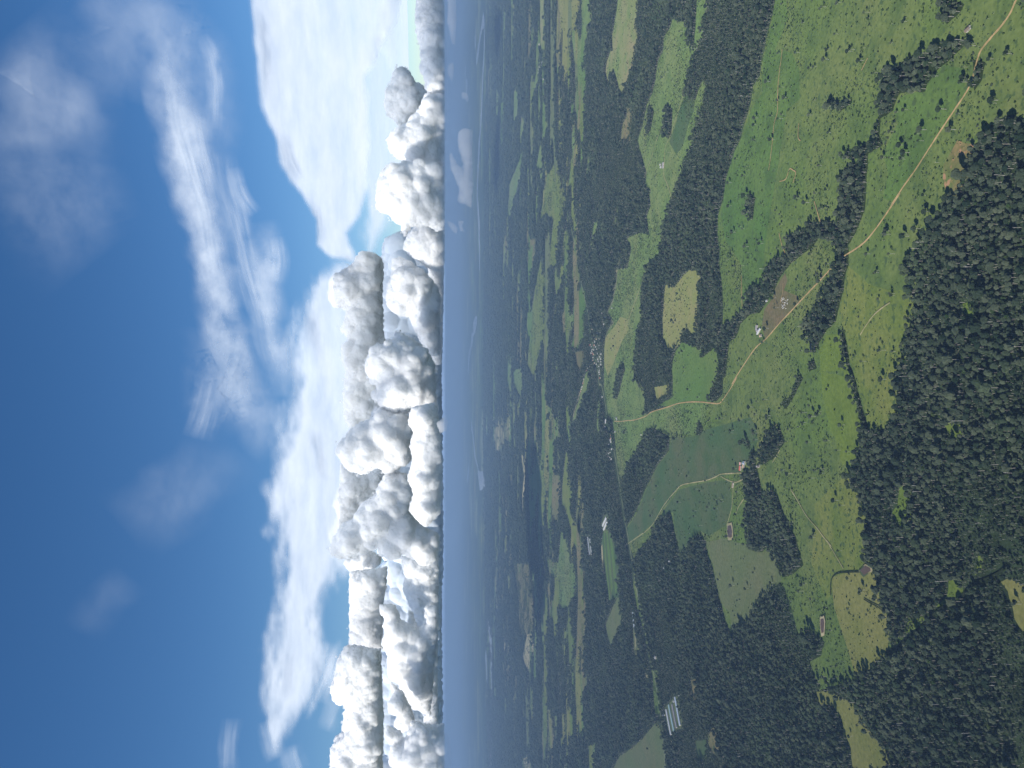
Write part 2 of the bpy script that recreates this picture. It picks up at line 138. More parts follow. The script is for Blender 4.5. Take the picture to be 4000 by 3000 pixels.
["planted field row","light2",0,[[-768.4,3886.4],[-763.8,3862.6],[-846,3784.3],[-963.1,3728.3],[-1030.1,3687.4],[-1051.3,3742.2],[-887.2,3827.4]]],
["planted field row","pale",0,[[-892.9,4091.1],[-872.4,4058.2],[-1036,4016.3],[-1031.4,4048.5]]]]
WOODS=[
[[452.8,1551.1],[459.9,1511.8],[468.7,1456.2],[427.6,1460.6],[378.7,1465.2],[354.3,1469.7],[313,1502.2],[292.6,1531.2],[250.7,1531.2],[226.7,1546.1],[200.9,1551.1],[176.1,1566.4],[137.3,1581.9],[118.7,1624.9],[92.8,1658.6],[78.6,1656],[95.2,1702.9],[134.7,1727.4],[171,1679.1],[202.7,1633.4],[226.2,1601.2],[215.6,1624.9],[239.8,1581.9],[284.7,1576.7],[313.6,1587.2],[332.7,1658.6],[328.7,1667.5],[315.9,1690.9],[310.7,1727.4],[298.5,1798.2],[280.1,1839.2],[265.3,1867.6],[240.4,1896.8],[216.4,1942.3],[193.9,1981.9],[196.7,2048.5],[174.7,2119.6],[151,2138.2],[134.1,2157],[129.6,2205.6],[96.6,2215.5],[22.2,2235.7],[16.6,2256.3],[-29,2261.5],[-57.1,2320.2],[-54.3,2370.4],[-10.4,2342.3],[40.1,2298.5],[80.8,2298.5],[111.2,2287.8],[113.7,2342.3],[85.8,2446.9],[119.2,2459.1],[134.2,2509.1],[156.1,2671.5],[182.9,2671.5],[192.3,2615.1],[161,2534.8],[161.5,2411],[145.2,2342.3],[159,2256.3],[189.8,2215.5],[168.9,2185.9],[202.3,2147.6],[210.5,2083.5],[247.1,2065.9],[274.1,2006.4],[265.5,1965.9],[308.4,1942.3],[327.8,1882.1],[314.1,1818.5],[349.8,1811.7],[369.6,1818.5],[365.2,1765.3],[368.1,1721.2],[378.8,1702.9],[371.6,1656],[359.9,1601.2],[345,1581.9],[387.4,1556.2],[441.9,1561.3]],
[[575.4,1196.3],[557.2,1151.7],[554.2,1181.1],[546.8,1211.9],[543.4,1244.3],[531.3,1268],[518.6,1274.9],[537.5,1317.9],[546,1352],[520.5,1371.7],[520.8,1412.7],[488.3,1417],[467.3,1404.3],[464.6,1442.9],[470.5,1521.4],[489.8,1551.1],[490.5,1502.2],[480.2,1429.8],[514,1421.2],[536.8,1417],[577.3,1408.5],[600.6,1371.7],[591.9,1317.9],[587.4,1271.4],[585.4,1227.9]],
[[523.2,1151.7],[509.3,1123.7],[483.4,1132],[472.2,1148.9],[501.3,1151.7]],
[[654.4,1234.4],[639,1211.9],[632.1,1227.9],[611.2,1215.1],[615.5,1181.1],[625.3,1172.2],[651.6,1211.9],[674.1,1231.2]],
[[-52.2,1853.3],[-23.2,1791.5],[21.9,1752.5],[12.9,1733.6],[-38.4,1791.5],[-63.8,1825.3]],
[[-121.2,1904.2],[-112.3,1860.4],[-144.8,1832.2],[-169.6,1867.6],[-190.7,1889.4],[-218,1965.9],[-207.6,1994.1],[-157.6,1958]],
[[-256.3,2092.4],[-235.3,2031.5],[-188.1,2040],[-182.4,2014.7],[-225.8,2006.4],[-266.6,1981.9],[-311.1,1965.9],[-275.9,1904.2],[-284.5,1874.8],[-334.2,1832.2],[-361.7,1798.2],[-371.7,1771.8],[-398.9,1758.9],[-431.7,1733.6],[-465.1,1784.9],[-486.6,1839.2],[-476.2,1860.4],[-460.7,1874.8],[-485.8,1867.6],[-440.1,1889.4],[-420.8,1919.3],[-450.6,1965.9],[-461.7,2031.5],[-441.2,2048.5],[-416.9,2065.9],[-366.2,2074.7],[-312.4,2065.9]],
[[127.2,1556.2],[81,1536.1],[41.4,1526.3],[15.2,1507],[-42.1,1481.1],[-61.9,1469.7],[-86.4,1458.4],[-98.8,1456.2],[-95.2,1478.8],[-65.3,1490.4],[-37.5,1499.8],[-12,1511.8],[26.9,1517.5],[33.8,1533.7],[73.7,1548.6],[103.6,1561.3]],
[[100.7,1696.9],[93.6,1673.3],[73.7,1673.3],[75,1702.9]],
[[52,1709],[54,1679.1],[36.6,1667.5],[28.7,1702.9]],
[[106.9,3066.6],[106.9,3066.6],[106.3,3064.7]],
[[60.2,3660.6],[105.8,3557],[64,3532],[49.5,3557],[-46.4,3660.6],[-77.9,3714.6],[2.3,3728.3]],
[[1072.7,2839.5],[1035.4,2776.1],[938.4,2791.7],[939.8,2839.5],[1012.7,2872.3]],
[[1180.6,3104.7],[1117.3,3029.4],[1055.2,3085.5],[1058.9,3143.7],[1128.8,3133.9]],
[[541.1,2057.2],[513.3,2014.7],[455.7,2031.5],[472.7,2061.5]],
[[1849.3,3827.4],[1696.9,3798.6],[1715.9,3842],[1799.2,3856.7]],
[[633.2,1608.5],[598.4,1551.1],[598.6,1516.6],[587.4,1521.4],[588.8,1561.3],[616.8,1608.5]],
[[-148.9,2070.3],[-171.6,2048.5],[-186.2,2057.2],[-160.3,2083.5]],
[[-123.4,2483.8],[-138.1,2446.9],[-153.8,2434.8],[-172.6,2471.4],[-166.7,2509.1]]]
ROADS=[
["dirt_road","dirt",3.7,[[581.3,1044.4],[574,1058.9],[559.8,1071.3],[549.6,1089.1],[542.1,1110.2],[532.5,1132],[522.3,1140.4],[507.5,1147.5],[493.9,1153.2],[478.9,1166.3],[455.5,1202.5],[434.9,1234.4],[409.9,1271.4],[388.2,1303.3],[366.5,1340.4],[342.8,1375.7],[358.8,1348.1],[322.4,1404.3],[302.8,1438.5],[288.9,1469.7],[280.4,1507],[274.2,1546.1],[265.9,1576.7],[233.9,1658.6],[210.2,1721.2],[177.2,1804.9],[153.1,1867.6],[121.2,1942.3],[98.3,2014.7],[45.9,2110.5],[0,2185.9],[19.4,2147.6],[-13.4,2195.7],[-52,2266.7],[-61.2,2298.5],[-61.3,2364.8],[-60.7,2509.1],[-69.4,2686],[-88.4,2839.5],[-115.8,3066.6],[-137.8,3163.6],[-162.6,3354.3],[-172.2,3494.4],[-183.2,3634.1],[-188.6,3770.2]]],
["highway","asphalt",11,[[1490,5311.3],[1240.5,5256.5],[1130.7,5150.2],[982.2,4998.5],[802.4,4809.3],[628.7,4698.1],[538.7,4591.9],[413.7,4470.5],[297.5,4393],[183.7,4281.5],[68.5,4175.6],[0,4141.4],[-11,4074.6],[-109.8,3978.3],[-186.8,3931.8],[-289.9,3827.4],[-370.6,3742.2],[-511.1,3634.1],[-618.7,3557],[-734.4,3459.1],[-849.6,3366.3],[-883.1,3354.3],[-990.2,3245.7],[-1060.7,3163.6],[-1124.2,3104.7],[-1175.3,3047.8],[-1234.6,2993],[-1311.4,2940.1],[-1383.9,2905.8],[-1468.4,2880.6],[-1541,2872.3]]],
["farm_track","track",3.4,[[-745.4,3470.3],[-677,3288.3],[-621.7,3143.7],[-570.9,3038.6],[-483.5,2905.8],[-430,2807.4],[-396.7,2737.8],[-367.2,2671.5],[-343.9,2561],[-316.2,2411],[-293,2320.2],[-280,2277.2],[-266.6,2185.9],[-256.6,2110.5]]],
["farm_track","track",3.4,[[-285.8,2277.2],[-290.1,2235.7],[-291.3,2185.9],[-289.3,2157],[-285.1,2138.2],[-273.3,2101.4]]],
["farm_track","track",2.8,[[-291.2,2171.4],[-328.8,2178.1],[-366.7,2185.9],[-399.6,2205.6],[-429.3,2225.6]]],
["farm_track","track",3,[[-322,2083.5],[-340.2,2110.5],[-358.2,2133.5],[-379.4,2152.3]]],
["farm_track","track",2.8,[[-169,1860.4],[-186.8,1882.1],[-205,1904.2]]],
["farm_track","track",2.5,[[-261.1,1798.2],[-280.5,1765.3],[-302.1,1733.6],[-315.5,1709],[-330.8,1667.5],[-346.6,1633.4],[-359.1,1601.2],[-352,1619.4],[-372.4,1587.2],[-396.1,1551.1]]],
["farm_track","track",3.4,[[1140.3,2471.4],[1119.3,2509.1],[1071,2587.8],[1040.2,2643],[986.8,2730.3],[943.5,2807.4],[916.8,2872.3],[856.8,2880.6],[815.8,2888.9],[764.2,2839.5],[698.4,2783.9]]],
["farm_track","track",2.8,[[1011.5,2940.1],[982.2,3002],[931.7,3085.5],[901.7,3143.7],[854.5,3204.1]]],
["farm_track","track",2.8,[[821,3266.8],[781.6,3332],[746.9,3376.9]]],
["farm_track","track",3.4,[[499.5,3124.1],[413,3266.8],[324,3423],[278.4,3494.4],[257.8,3532],[198.7,3634.1]]],
["farm_track","dirt",2.4,[[847.7,1846.2],[819.5,1853.3],[803.6,1860.4],[757.4,1871.2],[701.1,1873.3],[676.2,1893.1],[631.7,1904.2],[593.2,1915.5],[564,1926.9]]],
["farm_track","dirt",2.4,[[384.8,1864],[350,1846.2],[320.8,1821.9]]],
["farm_track","dirt",2.4,[[422.3,1679.1],[389.8,1661.7],[367.6,1650.3]]],
["farm_track","dirt",2.4,[[312.7,2110.5],[259.4,2110.5],[208.7,2101.4]]],
["farm_track","dirt",2.4,[[516.9,1860.4],[513.7,1825.3],[532.7,1804.9],[524,1784.9],[514.3,1771.8],[493.7,1784.9]]],
["farm_track","dirt",2.4,[[584.2,1746.1],[597.2,1758.9],[629,1755.7]]],
["farm_track","dirt",2.4,[[255.2,1839.2],[230.7,1842.7],[207.2,1856.8]]],
["farm_track","dirt",2.4,[[642.6,1478.8],[648.9,1469.7],[658.1,1456.2]]],
["farm_track","track",2.8,[[156,1379.7],[149,1404.3],[137.3,1434.1],[119.7,1460.6],[101.2,1483.5]]],
["farm_track","track",3,[[-172.9,1981.9],[-151,1958],[-125.9,1926.9],[-103.6,1874.8]]],
["distant_road","pale",16,[[3029.4,11005.5],[2811.8,11368.5],[2589.5,11891.1],[2470.6,12170.7],[2271,12615.6],[2030.9,12930.5],[1734.8,13094]]],
["distant_road","pale",10,[[33.2,4591.9],[-44,4720],[-125.5,4855.3],[-220,4998.5]]],
["distant_road","pale",9,[[603.3,3634.1],[519,3770.2],[473.1,3856.7],[411.9,3947.2]]],
["distant_road","pale",8,[[-1040.6,3376.9],[-1108.4,3343.1],[-1211.8,3321]]],
["creek","creek",5,[[-273.9,1076.4],[-294,1096.9],[-325.8,1151.7],[-354,1181.1],[-390.4,1234.4],[-415.7,1261.1],[-439.9,1288.9],[-465.1,1317.9],[-496.5,1355.9],[-518.5,1391.9]]],
["creek","creek",3,[[-384.9,1478.8],[-397.1,1526.3],[-413.1,1576.7],[-434.1,1600.5],[-467.6,1603.2]]],
["creek","creek",3,[[-437.9,1469.7],[-439,1447.3],[-438.8,1421.2],[-443.3,1396]]]]
WATER=[
["river","river",[[8508.8,17224],[8046,16671.1],[7855.1,16671.1],[8236.3,17514.3],[8418.6,18125.2],[8537.4,18780.1],[8537.5,19483.9],[8740.3,20643.9],[8954.4,21233.7],[9162.6,21233.7],[9034,20242.3],[8689.2,18578.8]]],
["river","river",[[7878.2,16778.9],[7729,16459.8],[7344.6,16564.8],[7025.8,17110.5],[6640.3,17573.5],[6308,17937.5],[6089.9,18712.5],[5817.3,19125.6],[5509.9,19705.4],[5267.3,20008.6],[4997.8,20242.3],[4699.4,19705.4],[4062.9,18985.9],[3417.3,18848.2],[2852.4,18985.9],[2905.2,19339],[3545.3,19557.2],[4297.4,20085.9],[4961.6,20809.1],[5710,21061.8],[5315.6,20976.9],[5602.6,20643.9],[5990.3,20242.3],[6315.1,19705.4],[6395.8,18985.9],[6620.5,18316.9],[7022.3,17814.6],[7402.7,17338.9],[7536,16998.5]]],
["river","river",[[1969,21950.2],[1891.5,20892.6],[1662.9,20809.1],[1466.9,21950.2],[1513.7,23223.3],[1238.4,24536.5],[1116.7,26401.8],[722,27810.9],[272.3,28263.3],[489.1,28889.9],[505.8,29883.5],[0,29883.5],[525.7,29544.8],[1195.2,28263.3],[1383.5,25749.4],[1678.6,25128.3],[1603.9,23432.4],[1914.8,23971.7]]],
["lake","river",[[-2221,20242.3],[-2242.8,19705.4],[-2174.7,18780.1],[-2017.3,17514.3],[-1985,16943.1],[-2068.1,16943.1],[-2063.3,16459.8],[-2157.6,16564.8],[-2223.7,16253.7],[-2307.8,16671.1],[-2438.3,17514.3],[-2552.6,18125.2],[-2692.9,19125.6],[-2500.5,19705.4],[-2402.9,20242.3]]],
["river","river",[[-1160.1,25250.2],[-1408.1,24194.5],[-1530.8,23645.2],[-1708.4,22916.6],[-1875.4,22231.5],[-2094.7,21496.9],[-2178.7,19855.9],[-2254.1,20242.3],[-2235.2,21496.9],[-2184.6,22423.1],[-1899.8,23432.4],[-1588.3,24536.5],[-1582.5,25749.4]]],
["river","river",[[-2322.6,16778.9],[-2539.9,16407.8],[-2896.9,16152.5],[-3143.1,15665.1],[-3213.8,15954],[-2951.8,16459.8],[-2613.9,16888],[-2412.1,17224]]],
["river","river",[[-4776.6,15432.2],[-4635.6,14364],[-4714.8,13901.8],[-4957.8,13754.3],[-5240.3,13609.8],[-5574.5,13609.8],[-6196.3,13754.3],[-6682,13827.7],[-7211.3,13976.8],[-7620,14773.1],[-6784.8,14284.8],[-6067.2,13976.8],[-5732.6,14284.8],[-5441.5,14444],[-5176.4,14364],[-5031.7,14986.5],[-4928.1,15432.2]]],
["river","river",[[-5519.2,16052.7],[-5771,15665.1],[-6261.3,15295.7],[-6729.1,14943.3],[-6822.2,14364],[-6960.8,14606.7],[-6887,15295.7],[-6539.9,15665.1],[-6138,15954],[-5917.3,16356.1]]],
["river","river",[[14123.6,33534.5],[13525.6,32490.1],[13266.3,32900],[12003.9,29883.5],[11662.4,29883.5],[11925.2,30947.7],[12312,32090.3],[12731,32090.3],[14010.1,34193.9]]],
["river","river",[[10359.6,21858],[9872.9,21496.9],[9681,21858],[9888,22326.9],[10252.8,22326.9]]],
["river","river",[[-2982.5,28263.3],[-3071.1,27810.9],[-3819.2,29378.3],[-3975.7,30584.7],[-3320.9,29213.7]]],
["pond","brownpond",[[-382.1,1481.1],[-368.3,1462.9],[-369,1445.1],[-373.4,1442.9],[-388.2,1467.4]]],
["pond","brownpond",[[-533.3,1646.1],[-528.2,1633.2],[-535.9,1629.3],[-558.8,1631.6],[-564.3,1641.6],[-547.1,1647.2]]],
["pond","brownpond",[[-427.8,2213.5],[-421.9,2185.9],[-438.8,2178.1],[-455.9,2181],[-461.3,2207.5],[-446.1,2215.5]]],
["pond","darkpond",[[103.2,1693.5],[99.2,1680.2],[90.1,1671.4],[80.5,1671.4],[79.4,1693.5],[90.4,1698]]]]
TREES=[[-314.7,2399.3],[-374.7,2693.3],[-409.1,2966.3],[-360.2,2251.1],[-356.1,2261.5],[-379.6,2142.9],[-406,2119.6],[-457.1,2205.6],[-269.5,2567.7],[-323.9,2664.4],[-161.5,2336.7],[-145.2,2176.2],[-137.6,2171.4],[-105.1,2261.5],[-106.3,2245.9],[-108.7,2298.5],[-200.7,2027.2],[-219,2023],[-225.5,2035.7],[-261.2,2074.7],[-254.4,2061.5],[-269.3,2083.5],[-89.7,1919.3],[-83.1,1915.5],[-41.3,1934.6],[-49.2,1690.9],[-67.4,1715],[-67.7,1647.4],[-74.4,1673.3],[-91,1721.2],[-135.9,1696.9],[-216.7,1673.3],[-200.6,1633.4],[-221.1,1794.8],[-215.8,1828.8],[-339.2,1791.5],[-344.6,1788.2],[-353.8,1676.2],[-347.6,1673.3],[-470.6,2446.9],[-490.8,2393.5],[-427.5,2309.3],[-390.8,2298.5],[-397.6,2376.2],[-430.7,2502.7],[-450.7,2509.1],[-465.1,2128.9],[-453.6,2074.7],[-428.7,2678.7],[-354.6,2483.8],[-355.7,2446.9],[-631.5,3153.6],[-17.8,2567.7],[-180.5,2993],[-152.3,1998.2],[-125.3,1611.4],[-397.9,2730.3],[-248.3,2147.6],[-364.3,2314.7],[-319.2,2587.8],[-322.7,2581.1],[-366.7,2807.4],[-542.1,3047.8],[-528.1,3085.5],[-159,2453],[-151.9,2471.4],[-136.1,2411],[-127.5,2006.4],[-133.8,1998.2],[-105.9,2048.5],[-83.3,2002.3],[-77,2014.7],[-63.9,2031.5],[-103.4,2105.9],[-102.7,2166.6],[-44.1,2471.4],[760,1571.5],[742.7,1611.3],[698.3,1516.6],[698,1507],[506.1,1325.3],[449.1,1287.1],[451.6,1271.4],[468.5,1218.3],[435,1099.6],[438.8,1096.9],[497.5,1067.6],[501.4,1070.1],[481.7,1371.7],[491.7,1359.8],[723.2,1614],[407.6,1460.6],[502.2,1166.3],[497.7,1167.7],[492.9,1163.3],[548.9,1148.9],[553.2,1151.7],[544.6,1146],[438.3,1391.9],[432.2,1371.7],[420.6,1336.6],[417.2,1332.8],[425.8,1319.7],[533.9,1239.4],[845.5,1624.9],[824.5,1563.8],[747.1,1449.5],[444.1,1334.7],[425.4,1193.3],[434.1,1278.4],[660.9,1474.3],[613.9,1421.2],[593.3,1406.4],[219.8,1419.1],[223.2,1417],[168.8,1367.7],[172.1,1365.7],[121.1,1317.9],[267.3,1611.3],[46.1,1465.2],[65.1,1412.7],[65.5,1394],[287.5,1379.7],[293.8,1381.7],[276.3,1323.5],[272.6,1321.6],[315.6,1268],[303.8,1261.1],[166.8,1412.7],[240.6,1636],[261.5,1449.5],[247.2,1365.7],[279.5,1288.9],[-195.3,1636],[-190.8,1633.2],[-252.7,1574.1],[-258.9,1546.1],[-87.4,1546.1],[-62,1647.2],[-125.5,1614],[-11.3,1611.3],[-143.1,1563.8],[9.3,1394],[-418.4,1467.4],[-424.1,1465.2],[-580.4,1474.3],[-583.3,1465.2],[-594.4,1481.1],[-587.1,1472],[-654,1608.5],[-659.8,1605.8],[-618.7,1587.2],[-682.5,1652.9],[-676.6,1655.8],[-643.7,1581.9],[-656.3,1624.9],[-503,1438.5],[-409,1523.8],[-323.3,1052.8],[-326,1049.2],[-738.8,1516.6],[-698.5,1478.8],[726.1,1994.1],[711.8,2006.4],[694,1973.8],[701,1904.2],[745.5,1611.4],[736.1,1690.9],[730.3,1670.4],[1127.1,2864],[1196,2880.6],[1195.1,2831.4],[1032.3,2839.5],[1044.4,2807.4],[1184.6,2594.6],[1152.4,2541.3],[1266.9,2650.1],[1251.4,2650.1],[673.8,2014.7],[798.9,1752.5],[450.8,1746.1],[446.4,1752.5],[426.3,1705.9],[1279.1,2823.4],[1199.1,2693.3],[795.6,1919.3],[748.2,1835.7],[715.3,1818.5],[724.8,1860.4],[671.4,1842.7],[1139.2,3076],[1067.4,3153.6],[634.6,1893.1],[626.8,1690.9],[495.6,1644.6],[657.8,2138.2],[614.9,2070.3],[594.1,2083.5],[601.5,2190.8],[397,2065.9],[387.5,2061.5],[369.3,2057.2],[451.2,2161.8],[446.6,2157],[450.5,2096.9],[444.2,2092.4],[388.4,1965.9],[377.7,1961.9],[404.7,1846.2],[425.9,1705.9],[451.2,1755.7],[513,2048.5],[531.5,2185.9],[329.9,2686],[293.7,2601.4],[307,2722.8],[267.5,2864],[238.3,2745.4],[228.5,2737.8],[231,2235.7],[58.8,2622.1],[45.5,2615.1],[113.6,2671.5],[118.4,2629],[267.4,1611.4],[250.2,1644.6],[268.5,1690.9],[232.7,1639],[303,1690.9],[117.2,1958],[111.8,1950.1],[82.7,2006.4],[290.3,2387.7],[193.1,1752.5],[309.9,1889.4],[387.3,2171.4],[375.4,2210.5],[348.5,2157],[330.8,2210.5],[338.4,2092.4],[253.4,1758.9],[225.4,1749.3],[140.5,1727.4],[134.2,1721.2],[206,1874.8],[222.7,1882.1],[195.7,1867.6],[146.3,1926.9],[151.3,1825.3],[93.1,2133.5],[-516.7,1900.5],[-523.7,1896.8],[-595.4,2166.6],[-576.2,2061.5],[-625.8,2119.6],[-477.2,1727.4],[-492.8,1730.5],[-680.3,1661.7],[-685.1,1656],[-658.8,1627.8],[-655.2,1611.4],[-548.7,2147.6],[-519.3,2014.7],[-551.3,1926.9],[-626,2018.8],[-605.6,2277.2],[-632.4,2023],[-1523.4,3095.1],[-581.3,1718.1],[-592,1715],[-144.7,3532],[-155.9,3519.7],[-231.2,3507.4],[-218.7,3495.2],[-283.6,3827.4],[182.3,3798.6],[171.5,3770.2],[191.3,3728.3],[230.2,3756.1],[175.8,3660.6],[813.8,7074.9],[893.6,6793.8],[642,6978.7],[557.7,7074.9],[417.9,7074.9]]
